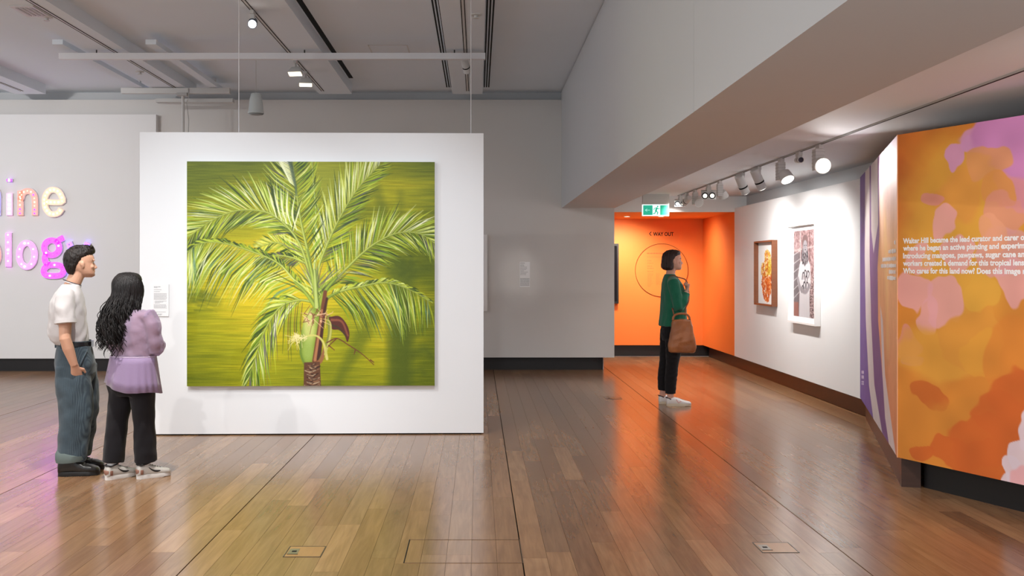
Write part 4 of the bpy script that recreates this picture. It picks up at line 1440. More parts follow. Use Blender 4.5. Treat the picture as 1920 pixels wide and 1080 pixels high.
# ------------------------------------------------------------------ glowing letters
YL = 14.75
SL = F / YL
LETTERS = [
    ('h', 'partly seen glowing letter at the left picture edge, upper row', [[(-19, 340), (-19, 404)], [(-19, 376), (-14, 363), (-8, 359), (-2, 364), (-2, 404)]], 'blue'),
    ('i', 'glowing pink letter i with purple dot, upper row', [[(20, 363), (20, 404)], [(20, 336), (20, 341)]], 'pink'),
    ('n', 'glowing salmon letter n, upper row', [[(40.5, 358), (40.5, 404)], [(40.5, 376), (45, 363), (54, 358.5), (63, 362), (67.5, 374), (67.5, 404)]], 'salmon'),
    ('e', 'glowing cream and salmon letter e, upper row', [[(87, 379), (118, 379), (117, 368), (111, 359), (102, 356), (93, 359), (87, 369), (86, 380), (88, 391), (95, 400), (103, 402), (112, 399), (117, 392)]], 'cream'),
    ('o', 'partly seen glowing letter o at the left picture edge, lower row', [[(-14 + 13 * math.cos(a), 478 + 22 * math.sin(a)) for a in np.linspace(0, 2 * math.pi, 25)]], 'salmon'),
    ('l', 'glowing pink-violet letter l, lower row', [[(18, 437), (18, 500)]], 'violet'),
    ('o', 'glowing violet letter o between l and g, lower row', [[(52.5 + 14.5 * math.cos(a), 478 + 22.5 * math.sin(a)) for a in np.linspace(0, 2 * math.pi, 33)]], 'violet'),
    ('g', 'glowing magenta letter g beside the man, lower row',
     [[(99 + 14 * math.cos(a), 464.5 + 14 * math.sin(a)) for a in np.linspace(0, 2 * math.pi, 29)], [(108, 456), (113, 450), (120, 446)],
      [(89, 475), (86, 484), (88, 492), (94, 497)], [(94, 497), (110, 497), (119, 501), (121, 508), (117, 515), (108, 517), (96, 517), (87, 515), (84, 508), (87, 501), (94, 497)]], 'magenta'),
    ('y', 'glowing letter y mostly hidden by the man, lower row', [[(131, 455), (148, 500)], [(166, 455), (150, 500), (143, 513), (133, 517)]], 'dim'),
]
COLS = dict(pink=((232, 170, 214), (255, 190, 240)), salmon=((240, 168, 160), (255, 170, 150)), cream=((242, 190, 170), (255, 226, 190)), violet=((226, 140, 236), (250, 150, 255)),
            magenta=((214, 110, 240), (236, 60, 255)), blue=((176, 176, 240), (150, 150, 255)), dim=((150, 130, 220), (120, 80, 255)))
LEDC = dict(pink=[(255, 200, 240), (255, 240, 200), (210, 190, 255)], salmon=[(255, 150, 130), (255, 190, 160), (150, 60, 255)], cream=[(255, 240, 200), (255, 250, 235), (255, 190, 150)],
            violet=[(255, 120, 255), (220, 60, 240), (255, 255, 255)], magenta=[(255, 40, 230), (230, 30, 255), (150, 200, 255)], blue=[(120, 130, 255), (170, 160, 255)], dim=[(60, 40, 255), (160, 60, 240)])


def ribbon(mb, pts, hwid, d0, d1):
    """flat stroke with rounded ends standing proud of the wall; pts in wall metres (x, z)"""
    pts = [Vector((p[0], p[1])) for p in pts]
    n = len(pts)
    left, right = [], []
    closed = (pts[0] - pts[-1]).length < 1e-4
    for i in range(n):
        a = pts[i - 1] if i > 0 else (pts[-2] if closed else pts[0])
        b = pts[i + 1] if i < n - 1 else (pts[1] if closed else pts[-1])
        t = (b - a).normalized()
        nn = Vector((-t.y, t.x))
        left.append(pts[i] + nn * hwid)
        right.append(pts[i] - nn * hwid)
    vs, fs = [], []
    for i in range(n):
        for (p, d) in ((left[i], d1), (right[i], d1), (right[i], d0), (left[i], d0)):
            vs.append((p.x, -d, p.y))
    for i in range(n - 1):
        for j in range(4):
            fs.append((i * 4 + j, i * 4 + (j + 1) % 4, (i + 1) * 4 + (j + 1) % 4, (i + 1) * 4 + j))
    if not closed:
        fs.append((0, 3, 2, 1))
        e = (n - 1) * 4
        fs.append((e, e + 1, e + 2, e + 3))
    mb.add(vs, fs)


for (ch, nm, strokes, ck) in LETTERS:
    allp = [p for s in strokes for p in s]
    cx_ = sum(p[0] for p in allp) / len(allp)
    by = max(p[1] for p in allp)
    root = empty('glowing_letter', (XY(cx_, YL), YL, ZZ(by, YL)), nm, 'letter', 'glowing letters on the far wall')
    mtray = mat('letter_' + ck, COLS[ck][0], 0.4, emit=COLS[ck][1], estr=dict(dim=3.2, violet=0.9, magenta=1.0, pink=0.7).get(ck, 0.5))
    tray, rim = MB(), MB()
    dots = None
    leds = [MB(), MB(), MB()]
    k_ = 0
    for s in strokes:
        cs = catmull(s, max(6, 3 * len(s))) if len(s) > 2 and len(s) < 20 else np.array(s, float)
        wp_ = [((p[0] - cx_) / SL, (by - p[1]) / SL) for p in cs]
        if ch == 'i' and s is strokes[1]:
            dots = (MB(), MB())
        ribbon(dots[0] if dots else tray, wp_, 0.040, 0.004, 0.05)
        ribbon(dots[1] if dots else rim, wp_, 0.048, 0.0, 0.035)
        ln = sum(math.dist(wp_[i], wp_[i + 1]) for i in range(len(wp_) - 1))
        m_ = max(2, int(ln / 0.055))
        acc, tgt, i = 0, 0, 0
        for j in range(m_):
            d = (j + 0.5) / m_ * ln
            acc = 0
            for i in range(len(wp_) - 1):
                sg = math.dist(wp_[i], wp_[i + 1])
                if acc + sg >= d:
                    t = (d - acc) / max(sg, 1e-9)
                    x_, z_ = wp_[i][0] + (wp_[i + 1][0] - wp_[i][0]) * t, wp_[i][1] + (wp_[i + 1][1] - wp_[i][1]) * t
                    leds[(0, 1, 0, 1, 2, 0, 1)[k_ % 7] if ch != 'n' or z_ > 0.1 else 2].ball((x_, -0.055, z_), 0.0125, 8, 5)
                    break
                acc += sg
            k_ += 1
    rim.build('rim', mat('letter_rim', (222, 216, 222), 0.4), root)
    tray.build('light_tray', mtray, root)
    if dots:
        dots[0].build('dot_tray', mat('letter_purple_dot', (170, 100, 230), 0.4, emit=(190, 80, 255), estr=0.7), root)
        dots[1].build('dot_rim', MATS['letter_rim'], root)
    for j, lb_ in enumerate(leds):
        if lb_.v and j < len(LEDC[ck]):
            tag(lb_.build('led_bulbs', mat('led_%s_%d' % (ck, j), LEDC[ck][j], 0.4, emit=LEDC[ck][j], estr=9.0 if ck not in ('cream', 'salmon') else 2.6), root, True), kind='stuff')

# ------------------------------------------------------------------ floor boxes and hatch
M_STEEL = mat('floor_box_steel', (150, 146, 140), 0.3, 0.6, metal=0.8)
M_LID = mat('floor_box_lid', (165, 124, 82), 0.3, 0.5, noise=0.15, nscale=5, stretch=(10, 1, 1))
for (px, py, sz, flip, nm) in ((572, 1034.5, 0.2, 0, 'flush floor box in the boards before the palm painting'), (1454, 1026.8, 0.2, 0, 'flush floor box in the boards at lower right of the picture'),
                         (1150, 746.8, 0.185, 0, 'small far floor box near the woman in green')):
    Yf = F * H / (py - VY)
    fb = empty('floor_box', (XY(px, Yf), Yf, 0.0), nm, 'floor box', 'floor boxes')
    h2 = sz / 2
    fr = MB()
    for a, b in (((-h2, -h2), (h2, -h2 + 0.004)), ((-h2, h2 - 0.004), (h2, h2)), ((-h2, -h2), (-h2 + 0.004, h2)), ((h2 - 0.004, -h2), (h2, h2))):
        fr.box((a[0], a[1], 0.0004), (b[0], b[1], 0.0022))
    fr.build('rim', M_ROD, fb)
    MB().box((-h2 + 0.006, -h2 + 0.006, 0.0004), (h2 - 0.006, h2 - 0.006, 0.0016)).build('lid', M_LID, fb)
    MB().box((-h2 + 0.012, -h2 + 0.05, 0.0012), (-h2 + 0.065, h2 - 0.05, 0.0024)).build('cable_flap', M_STEEL, fb)
    MB().box((-h2 + 0.03, -0.012, 0.002), (-h2 + 0.055, 0.012, 0.0032)).box((-h2 + 0.012, -h2 + 0.045, 0.0012), (-h2 + 0.07, -h2 + 0.05, 0.003)).build('finger_slot', M_SLOT, fb)
ht = empty('floor_hatch', (-0.075, 5.36, 0.0), 'large flush access hatch outlined in the centre floor boards', 'hatch')
fr = MB()
x0_, x1_, y0_, y1_ = -0.31, 0.31, -0.22, 0.225
for a, b, in (((x0_, y0_), (x1_, y0_ + 0.003)), ((x0_, y1_ - 0.003), (x1_, y1_)), ((x0_, y0_), (x0_ + 0.003, y1_)), ((x1_ - 0.003, y0_), (x1_, y1_))):
    fr.box((a[0], a[1], 0.0003), (b[0], b[1], 0.0018))
fr.build('edge_trim', mat('hatch_trim', (128, 104, 82), 0.3, 0.5, metal=0.4), ht)
MB().box((x0_, y0_, 0.0003), (x0_ + 0.005, y1_, 0.0021)).build('lifting_slot', M_SLOT, ht)


# ------------------------------------------------------------------ people
def fuse(mbs, voxel, it=4, fac=0.5):
    """one continuous surface from overlapping closed volumes"""
    mb = MB()
    for m in mbs:
        mb.add(m.v, m.f)
    me = mb.mesh('fuse')
    o = bpy.data.objects.new('fuse', me)
    COL.objects.link(o)
    r = o.modifiers.new('r', 'REMESH')
    r.mode = 'VOXEL'
    r.voxel_size = voxel
    if it:
        s = o.modifiers.new('s', 'SMOOTH')
        s.iterations = it
        s.factor = fac
    dg = bpy.context.evaluated_depsgraph_get()
    out = bpy.data.meshes.new_from_object(o.evaluated_get(dg))
    bpy.data.objects.remove(o)
    bpy.data.meshes.remove(me)
    out.polygons.foreach_set('use_smooth', [True] * len(out.polygons))
    return out


def coords(me):
    c = np.empty(len(me.vertices) * 3)
    me.vertices.foreach_get('co', c)
    return c.reshape(-1, 3)


def normals(me):
    c = np.empty(len(me.vertices) * 3)
    me.vertices.foreach_get('normal', c)
    return c.reshape(-1, 3)


def wrinkle(me, amp, freq, zf=0.3, seed=0, n=9, zmask=None, slant=0.5):
    """cloth folds: sum of slanted waves along the normal"""
    rng = np.random.default_rng(seed)
    c, nn = coords(me), normals(me)
    d = np.zeros(len(c))
    for _ in range(n):
        k = rng.normal(0, 1, 3)
        k /= np.linalg.norm(k)
        k *= np.array((1, 1, zf + slant * rng.random())) * freq * rng.uniform(0.5, 1.6)
        ph = rng.uniform(0, 6.28)
        wv = np.sin(c @ k + ph + 0.8 * np.sin(c @ rng.normal(0, freq * 0.4, 3)))
        d += np.sign(wv) * np.abs(wv) ** 1.3
    d = d / math.sqrt(n) * amp
    if zmask is not None:
        d *= zmask(c)
    c = c + nn * d[:, None]
    me.vertices.foreach_set('co', c.ravel())
    me.update()
    return me


def turn(mb, a, about=(0, 0)):
    ca, sa = math.cos(a), math.sin(a)
    mb.v = [(about[0] + (p[0] - about[0]) * ca - (p[1] - about[1]) * sa, about[1] + (p[0] - about[0]) * sa + (p[1] - about[1]) * ca, p[2]) for p in mb.v]
    return mb


HEADP = [(-0.03, 0.34, 0.12, 0.10), (0.03, 0.41, -0.02, 0.18), (0.10, 0.415, -0.16, 0.25), (0.20, 0.405, -0.30, 0.29), (0.30, 0.40, -0.41, 0.315), (0.40, 0.385, -0.465, 0.33),
         (0.50, 0.365, -0.49, 0.338), (0.58, 0.40, -0.50, 0.343), (0.70, 0.395, -0.495, 0.343), (0.80, 0.35, -0.455, 0.32), (0.90, 0.25, -0.36, 0.26), (0.97, 0.11, -0.22, 0.16), (1.0, 0.0, -0.1, 0.05)]


def prof_rings(prof, o, sx, sy, sz, seg=32, power=2.25):
    rings = []
    for (z, xf, xb, hw) in prof:
        cx, rx = (xf + xb) / 2, (xf - xb) / 2
        r = []
        for k in range(seg):
            a = 2 * math.pi * k / seg
            c_, s_ = math.cos(a), math.sin(a)
            r.append((o[0] + sx * (cx + rx * math.copysign(abs(c_) ** (2 / power), c_)), o[1] + sy * hw * math.copysign(abs(s_) ** (2 / power), s_), o[2] + sz * z))
        rings.append(r)
    return rings


def head_volumes(o, sx, sy, sz):
    def q(x, y, z):
        return (o[0] + sx * x, o[1] + sy * y, o[2] + sz * z)
    v = [MB().rings(prof_rings(HEADP, o, sx, sy, sz))]
    nose = MB()
    secs = ((0.54, 0.33, 0.39, 0.03), (0.46, 0.33, 0.43, 0.04), (0.40, 0.33, 0.475, 0.05), (0.345, 0.33, 0.512, 0.068), (0.305, 0.33, 0.505, 0.088), (0.272, 0.33, 0.44, 0.07))
    nose.rings([[q((xb + xf) / 2 + (xf - xb) / 2 * math.cos(a), hw * math.sin(a), z) for a in np.linspace(0, 2 * math.pi, 13)[:-1]] for (z, xb, xf, hw) in secs][::-1])
    v.append(nose)
    v.append(MB().ball(q(0.405, 0, 0.205), (sx * 0.035, sy * 0.10, sz * 0.022)))
    v.append(MB().ball(q(0.395, 0, 0.16), (sx * 0.035, sy * 0.085, sz * 0.024)))
    v.append(MB().ball(q(0.375, 0, 0.06), (sx * 0.06, sy * 0.10, sz * 0.06)))
    for s in (-1, 1):
        v.append(MB().ball(q(0.355, s * 0.16, 0.59), (sx * 0.045, sy * 0.11, sz * 0.03)))
        v.append(MB().ball(q(0.29, s * 0.19, 0.36), (sx * 0.08, sy * 0.10, sz * 0.08)))
        ear = MB()
        ear.tube([q(-0.02, s * 0.325, 0.30), q(-0.03, s * 0.355, 0.36), q(-0.05, s * 0.37, 0.44), q(-0.06, s * 0.365, 0.50), q(-0.04, s * 0.345, 0.54)],
                 [(sx * 0.035, sy * 0.02), (sx * 0.05, sy * 0.03), (sx * 0.07, sy * 0.035), (sx * 0.075, sy * 0.035), (sx * 0.04, sy * 0.025)], 12, up=(1, 0, 0))
        v.append(ear)
    return v


def hand_volumes(wr, d, n, s, curl=0.5, k=1.0):
    """palm and five fingers; d finger direction, n direction the palm faces, s towards the thumb"""
    wr, d, n, s = Vector(wr), Vector(d).normalized(), Vector(n).normalized(), Vector(s).normalized()
    v = [MB().tube([wr - d * 0.02, wr + d * 0.02 * k, wr + d * 0.06 * k, wr + d * 0.092 * k], [(0.026 * k, 0.019 * k), (0.032 * k, 0.016 * k), (0.040 * k, 0.015 * k), (0.038 * k, 0.012 * k)], 14, up=s)]
    for off, ln in ((0.030, 0.072), (0.010, 0.080), (-0.011, 0.074), (-0.030, 0.058)):
        p = wr + d * 0.085 * k + s * off * k
        pts, rr = [p - d * 0.01], [0.0088 * k]
        a = 0.0
        for seg, frac in enumerate((0.45, 0.32, 0.23)):
            a += curl * (0.8 if seg == 0 else 1.0)
            dd = d * math.cos(a) + n * math.sin(a)
            p = p + dd * ln * frac * k
            pts.append(p)
            rr.append((0.0086, 0.0080, 0.0066)[seg] * k)
        v.append(MB().tube(pts, rr, 10))
    b = wr + d * 0.025 * k + s * 0.028 * k
    v.append(MB().tube([b - s * 0.012, b + (d * 0.6 + s * 0.7 + n * 0.25).normalized() * 0.035 * k, b + (d * 0.6 + s * 0.7 + n * 0.25).normalized() * 0.04 * k + (d * 0.85 + n * 0.5 * curl + s * 0.1).normalized() * 0.032 * k],
                       [0.013 * k, 0.011 * k, 0.0085 * k], 10))
    return v


def eyes(o, sx, sy, sz, root, yaw, hyaw=0.0, brow=(40, 28, 22)):
    def tw(m):
        return turn(turn(m, hyaw, (o[0], o[1])), yaw)
    for s in (-1, 1):
        c = (o[0] + sx * 0.288, o[1] + sy * 0.148 * s, o[2] + sz * 0.505)
        e = tw(MB().ball(c, 0.0115)).build('eye', mat('eye_white', (206, 196, 188), 0.25), root, True)
        tw(MB().ball((c[0] + 0.0075, c[1], c[2]), (0.0055, 0.006, 0.006))).build('iris', mat('eye_iris', (40, 28, 20), 0.15), e, True)
        tw(MB().tube([(o[0] + sx * 0.378, o[1] + sy * 0.07 * s, o[2] + sz * 0.595), (o[0] + sx * 0.362, o[1] + sy * 0.15 * s, o[2] + sz * 0.62), (o[0] + sx * 0.290, o[1] + sy * 0.25 * s, o[2] + sz * 0.60)], [0.003, 0.0045, 0.002], 8)).build('eyebrow', mat('eyebrow_hair', brow, 0.8), root, True)


def shoe_rings(L_, hw, prof, x0, y0, z0=0.0, seg=18):
    """prof: list of (t, width factor, top height, bottom height)"""
    rings = []
    for (t, wf, zt, zb) in prof:
        r = []
        for k in range(seg):
            a = 2 * math.pi * k / seg
            c_, s_ = math.cos(a), math.sin(a)
            yy = hw * wf * math.copysign(abs(c_) ** 0.75, c_)
            zz = zb + (zt - zb) * (0.5 + 0.5 * math.copysign(abs(s_) ** 0.8, s_))
            r.append((x0 + t * L_, y0 + yy, z0 + zz))
        rings.append(r)
    return rings


def make_shoe(root, x_heel, y, L_, hw, yaw, msole, mupper, prof, hs, name='shoe', pivot=None, lace=None, extra=None):
    """a shoe as a part with sole and laces as sub-parts"""
    pv = pivot or (x_heel + L_ * 0.4, y)
    up = turn(MB().rings(shoe_rings(L_, hw, [(t, w, zt, hs * 0.6) for (t, w, zt) in prof], x_heel, y)), yaw, pv)
    me = fuse([up], 0.005, 3)
    o = obj_from_mesh(name, me, mupper, root)
    sole = MB()
    rings = []
    n = 28
    out = []
    for k in range(n):
        a = 2 * math.pi * k / n
        c_, s_ = math.cos(a), math.sin(a)
        xx = 0.5 + 0.51 * math.copysign(abs(c_) ** 0.8, c_)
        wd = 0.86 + 0.16 * xx - 0.14 * math.exp(-((xx - 0.42) / 0.15) ** 2)
        out.append((x_heel + L_ * xx, y + hw * 1.05 * wd * math.copysign(abs(s_) ** 0.8, s_)))
    for (z, k) in ((0.0, 0.965), (0.004, 1.0), (hs, 1.0), (hs + 0.003, 0.97)):
        rings.append([(pv[0] + (p[0] - pv[0]) * k, y + (p[1] - y) * k, z + (0.012 * max(0, (p[0] - x_heel) / L_ - 0.75) / 0.25 if z < 0.003 else 0)) for p in out])
    turn(sole.rings(rings), yaw, pv).build('sole', msole, o, True, 40)
    if lace:
        for k in range(4):
            t = 0.46 + k * 0.075
            # height of the upper there
            zt = np.interp(t, [p[0] for p in prof], [p[2] for p in prof])
            w = hw * 0.5
            turn(MB().tube([(x_heel + L_ * t, y - w, zt - 0.012), (x_heel + L_ * t, y - w * 0.5, zt - 0.001), (x_heel + L_ * (t + 0.015), y + w * 0.5, zt - 0.001), (x_heel + L_ * (t + 0.02), y + w, zt - 0.012)], 0.0035, 8), yaw, pv).build('lace', lace, o, True)
    if extra:
        extra(o, pv)
    return o


def sweep_mat(name, rgb, axis_scale, dark, rough=0.85, sheen=0.2):
    """woven cloth with fine stripes"""
    m = mat(name, rgb, rough, 0.2, bump=0.15, bscale=300, sheen=sheen)
    nt = m.node_tree
    b = nt.nodes['Principled BSDF']
    tc = nt.nodes.new('ShaderNodeTexCoord')
    mp = nt.nodes.new('ShaderNodeMapping')
    mp.inputs['Rotation'].default_value = (0, 0, 0.5)
    nt.links.new(tc.outputs['Object'], mp.inputs[0])
    wv = nt.nodes.new('ShaderNodeTexWave')
    wv.inputs['Scale'].default_value = axis_scale
    wv.inputs['Distortion'].default_value = 0.6
    nt.links.new(mp.outputs[0], wv.inputs['Vector'])
    nz = nt.nodes.new('ShaderNodeTexNoise')
    nz.inputs['Scale'].default_value = 9
    nz.inputs['Detail'].default_value = 5
    nt.links.new(tc.outputs['Object'], nz.inputs['Vector'])
    mx = nt.nodes.new('ShaderNodeMix'); mx.data_type = 'RGBA'
    mx.inputs['A'].default_value = lin(dark) + [1]
    mx.inputs['B'].default_value = lin(rgb) + [1]
    nt.links.new(wv.outputs['Fac'], mx.inputs['Factor'])
    m2 = nt.nodes.new('ShaderNodeMix'); m2.data_type = 'RGBA'; m2.blend_type = 'MULTIPLY'
    m2.inputs['Factor'].default_value = 1
    rp = nt.nodes.new('ShaderNodeValToRGB')
    rp.color_ramp.elements[0].position = 0.3; rp.color_ramp.elements[0].color = (0.72, 0.74, 0.76, 1)
    rp.color_ramp.elements[1].position = 0.7; rp.color_ramp.elements[1].color = (1.15, 1.15, 1.15, 1)
    nt.links.new(nz.outputs['Fac'], rp.inputs[0])
    nt.links.new(mx.outputs['Result'], m2.inputs['A']); nt.links.new(rp.outputs[0], m2.inputs['B'])
    nt.links.new(m2.outputs['Result'], b.inputs['Base Color'])
    return m


def skin(name, rgb):
    m = mat(name, rgb, 0.5, 0.35, noise=0.05, nscale=30)
    b = m.node_tree.nodes['Principled BSDF']
    b.inputs['Subsurface Weight'].default_value = 0.1
    b.inputs['Subsurface Radius'].default_value = (0.02, 0.008, 0.005)
    return m


def hair_mat(name, rgb, rgb2):
    return mat(name, rgb, 0.5, 0.35, rgb2=rgb2, nscale=60, stretch=(1, 1, 0.2), bump=0.6, bscale=120)


# ================================================= man in white T-shirt
def build_man():
    root = empty('person', (-2.996, 7.447, 0), 'man in white T-shirt and rolled striped jeans, hand in pocket, looking right', 'person', 'gallery visitors')
    yw = math.radians(20)
    SK = skin('skin_man', (206, 158, 132))
    ho = (0.03, 0.0, 1.462)
    hs = (0.222, 0.215, 0.207)
    hv = head_volumes(ho, *hs)
    hyaw = math.radians(14)
    for m in hv:
        turn(m, hyaw, (0.03, 0))
    b = hv
    b.append(MB().tube([(-0.055, 0, 1.33), (-0.035, 0, 1.40), (0.0, 0, 1.48), (0.012, 0, 1.55)], [(0.075, 0.085), (0.056, 0.058), (0.054, 0.056), (0.06, 0.06)], 18, up=(1, 0, 0)))
    b.append(MB().loft([(0.80, -0.02, 0, 0.11, 0.15), (0.95, -0.03, 0, 0.085, 0.135), (1.10, -0.05, 0, 0.095, 0.15), (1.25, -0.06, 0, 0.10, 0.165), (1.34, -0.055, 0, 0.075, 0.15), (1.385, -0.05, 0, 0.05, 0.08)]))
    for s in (-1, 1):
        y = 0.19 * s
        if s < 0:
            el, wr, d = (-0.075, y - 0.045, 1.00), (-0.012, y - 0.018, 0.815), (0.22, 0.42, -1)
        else:
            el, wr, d = (-0.07, y + 0.04, 1.00), (0.0, y + 0.02, 0.79), (0.25, -0.05, -1)
        b.append(MB().tube([(-0.075, y * 0.75, 1.325), (-0.08, y, 1.29), (-0.075, y - 0.0, 1.16), el], [0.05, 0.052, 0.046, 0.040], 14))
        b.append(MB().tube([(el[0], el[1], el[2] + 0.02), ((el[0] * 2 + wr[0]) / 3, (el[1] * 2 + wr[1]) / 3, (el[2] * 2 + wr[2]) / 3 + 0.005), wr], [0.039, 0.041, 0.027], 14))
        b += hand_volumes(wr, d, (0, -s, 0), (1, 0, 0.2), 0.25)
        b.append(MB().tube([(0, 0.09 * s, 0.86), (-0.0, 0.095 * s, 0.48), (-0.04, 0.1 * s, 0.10)], [0.085, 0.055, 0.045], 14))
    for m in b:
        turn(m, yw)
    obj_from_mesh('body', fuse(b, 0.005, 2, 0.4), SK, root)
    eyes(ho, *hs, root, yw, hyaw)
    # hair
    HP = [(0.08, -0.26, -0.40, 0.18), (0.18, -0.22, -0.47, 0.27), (0.30, -0.17, -0.53, 0.325), (0.40, -0.10, -0.56, 0.343), (0.48, 0.03, -0.575, 0.350), (0.58, 0.09, -0.585, 0.366), (0.68, 0.15, -0.585, 0.375),
          (0.76, 0.31, -0.575, 0.378), (0.86, 0.42, -0.54, 0.362), (0.96, 0.44, -0.47, 0.325), (1.05, 0.40, -0.38, 0.27), (1.11, 0.31, -0.28, 0.20), (1.14, 0.2, -0.16, 0.12)]
    hm = MB().rings(prof_rings(HP, ho, *hs, power=2.05))
    sb = [hm]
    rng = np.random.default_rng(2)
    for k in range(90):
        a = rng.uniform(-2.6, 2.6)
        x = ho[0] + rng.uniform(-0.08, 0.055)
        y = ho[1] + rng.uniform(-0.055, 0.055)
        z = ho[2] + 0.207 * 1.10 - 2.2 * ((x - ho[0] - 0.005) ** 2 + y * y)
        sb.append(MB().tube([(x, y, z), (x + 0.014, y + rng.normal(0, 0.006), z + 0.006), (x + 0.028, y + rng.normal(0, 0.008), z + 0.002)], [0.008, 0.007, 0.003], 6))
    for m in sb:
        turn(turn(m, hyaw, (0.03, 0)), yw)
    hme = wrinkle(fuse(sb, 0.004, 2), 0.0016, 260, 0.3, 4)
    obj_from_mesh('hair', hme, hair_mat('hair_dark_brown', (34, 24, 20), (22, 15, 12)), root)
    # T-shirt, blousing over the waistband
    sh = []
    sh.append(MB().loft([(0.955, -0.035, 0, 0.115, 0.155), (0.985, -0.05, 0, 0.135, 0.172), (1.03, -0.062, 0, 0.142, 0.18), (1.10, -0.066, 0, 0.138, 0.182), (1.20, -0.068, 0, 0.132, 0.188), (1.28, -0.066, 0, 0.118, 0.188),
                         (1.335, -0.06, 0, 0.10, 0.165), (1.375, -0.052, 0, 0.078, 0.115), (1.405, -0.042, 0, 0.064, 0.076)], power=2.2))
    for s in (-1, 1):
        y = 0.19 * s
        sh.append(MB().tube([(-0.07, y * 0.6, 1.335), (-0.08, y * 0.95, 1.30), (-0.08, y * 1.1, 1.21), (-0.072, y * 1.17, 1.125)], [0.06, 0.068, 0.07, 0.074], 18))
    for m in sh:
        turn(m, yw)
    sme = fuse(sh, 0.008, 5)
    wrinkle(sme, 0.0042, 62, 0.35, 5, zmask=lambda c: np.clip((1.36 - c[:, 2]) / 0.12, 0.1, 1))
    M_TEE = mat('white_cotton', (200, 195, 195), 0.9, 0.15, bump=0.1, bscale=250, sheen=0.2)
    so = obj_from_mesh('t_shirt', sme, M_TEE, root)
    for s in (-1, 1):
        y = 0.19 * s
        turn(MB().tube([(-0.074, y * 1.15, 1.150), (-0.0725, y * 1.168, 1.125)], [0.0755, 0.0775], 22), yw).build('sleeve_cuff', M_TEE, so, True, 60)
    for (r, z, mm, nm) in ((0.003, 1.418, mat('collar_navy', (58, 56, 66), 0.9), 'collar_stripe'), (0.0045, 1.410, M_TEE, 'collar_rib')):
        pts = []
        for k in range(25):
            a = 2 * math.pi * k / 24
            pts.append((-0.036 + 0.062 * math.cos(a), 0.066 * math.sin(a), z - 0.022 * math.cos(a)))
        turn(MB().tube(pts, r, 8, cap=False), yw).build(nm, mm, so, True)
    # jeans
    j = [MB().loft([(0.66, -0.015, 0, 0.105, 0.155), (0.74, -0.012, 0, 0.138, 0.185), (0.82, -0.015, 0, 0.145, 0.19), (0.90, -0.02, 0, 0.132, 0.178), (0.975, -0.02, 0, 0.115, 0.16)], power=2.3)]
    legs = ([(-0.03, -0.085, 0.80), (-0.02, -0.095, 0.62), (-0.005, -0.10, 0.46), (-0.02, -0.105, 0.30), (-0.038, -0.105, 0.11)], [(0.01, 0.085, 0.80), (0.02, 0.09, 0.62), (0.035, 0.095, 0.46), (0.015, 0.10, 0.30), (-0.01, 0.10, 0.115)])
    for p in legs:
        j.append(MB().tube(p, [(0.125, 0.102), (0.128, 0.105), (0.12, 0.10), (0.112, 0.097), (0.104, 0.094)], 22, up=(1, 0, 0)))
    for m in j:
        turn(m, yw)
    jme = fuse(j, 0.008, 4)
    wrinkle(jme, 0.0042, 52, 0.5, 8, zmask=lambda c: np.clip((0.95 - c[:, 2]) / 0.2, 0.15, 1))
    M_JEAN = sweep_mat('striped_denim', (78, 92, 100), 42, (58, 70, 80))
    jo = obj_from_mesh('jeans', jme, M_JEAN, root)
    for p in legs:
        e = p[-1]
        turn(MB().tube([(e[0], e[1], e[2] - 0.005), (e[0] - 0.001, e[1], e[2] + 0.012), (e[0] + 0.001, e[1], e[2] + 0.045), (e[0] + 0.003, e[1], e[2] + 0.052)], [(0.105, 0.095), (0.110, 0.10), (0.1105, 0.101), (0.104, 0.095)], 28, up=(1, 0, 0)), yw).build('turned_up_cuff', mat('denim_inside', (106, 118, 116), 0.9, 0.1, bump=0.2, bscale=300), jo, True, 50)
    # back pocket, front pocket edge, waistband
    wb = []
    for z, k in ((0.945, 1.0), (0.985, 0.97)):
        wb.append([(-0.02 + 0.124 * k * math.cos(a), 0.168 * k * math.sin(a), z) for a in np.linspace(0, 2 * math.pi, 33)[:-1]])
    turn(MB().rings(wb, False), yw).build('waistband', M_JEAN, jo, True)
    turn(MB().tube([(0.075, -0.15, 0.93), (0.045, -0.185, 0.86), (0.012, -0.205, 0.79)], [0.004, 0.005, 0.004], 8), yw).build('pocket_edge', M_JEAN, jo, True)
    bl = []
    for z, k in ((0.950, 1.0), (0.980, 0.985)):
        bl.append([(-0.02 + 0.128 * k * math.cos(a), 0.172 * k * math.sin(a), z) for a in np.linspace(0, 2 * math.pi, 41)[:-1]])
    bo = turn(MB().rings(bl, False), yw).build('belt', mat('black_belt', (30, 28, 30), 0.4), root, True)
    turn(MB().box((0.100, -0.10, 0.942), (0.116, -0.055, 0.988)), yw).build('belt_buckle', mat('buckle_metal', (160, 160, 160), 0.25, metal=1.0), bo)
    for k, a in enumerate((3.3, 4.0, 2.7)):
        c = Vector((-0.02 + 0.13 * math.cos(a), 0.174 * math.sin(a), 0.965))
        turn(MB().box((c.x - 0.006, c.y - 0.006, 0.935), (c.x + 0.006, c.y + 0.006, 0.995)), yw).build('belt_loop', M_JEAN, jo)
    # boots
    M_BOOT = mat('black_leather', (28, 26, 25), 0.32, 0.5, noise=0.2, nscale=12, bump=0.15, bscale=60)
    prof = [(0.0, 0.6, 0.10), (0.05, 0.86, 0.145), (0.18, 0.92, 0.165), (0.36, 0.94, 0.16), (0.48, 0.98, 0.115), (0.64, 1.05, 0.085), (0.82, 1.05, 0.075), (0.94, 0.85, 0.062), (1.0, 0.45, 0.045)]
    yl = mat('lace_yellow', (150, 130, 60), 0.7)
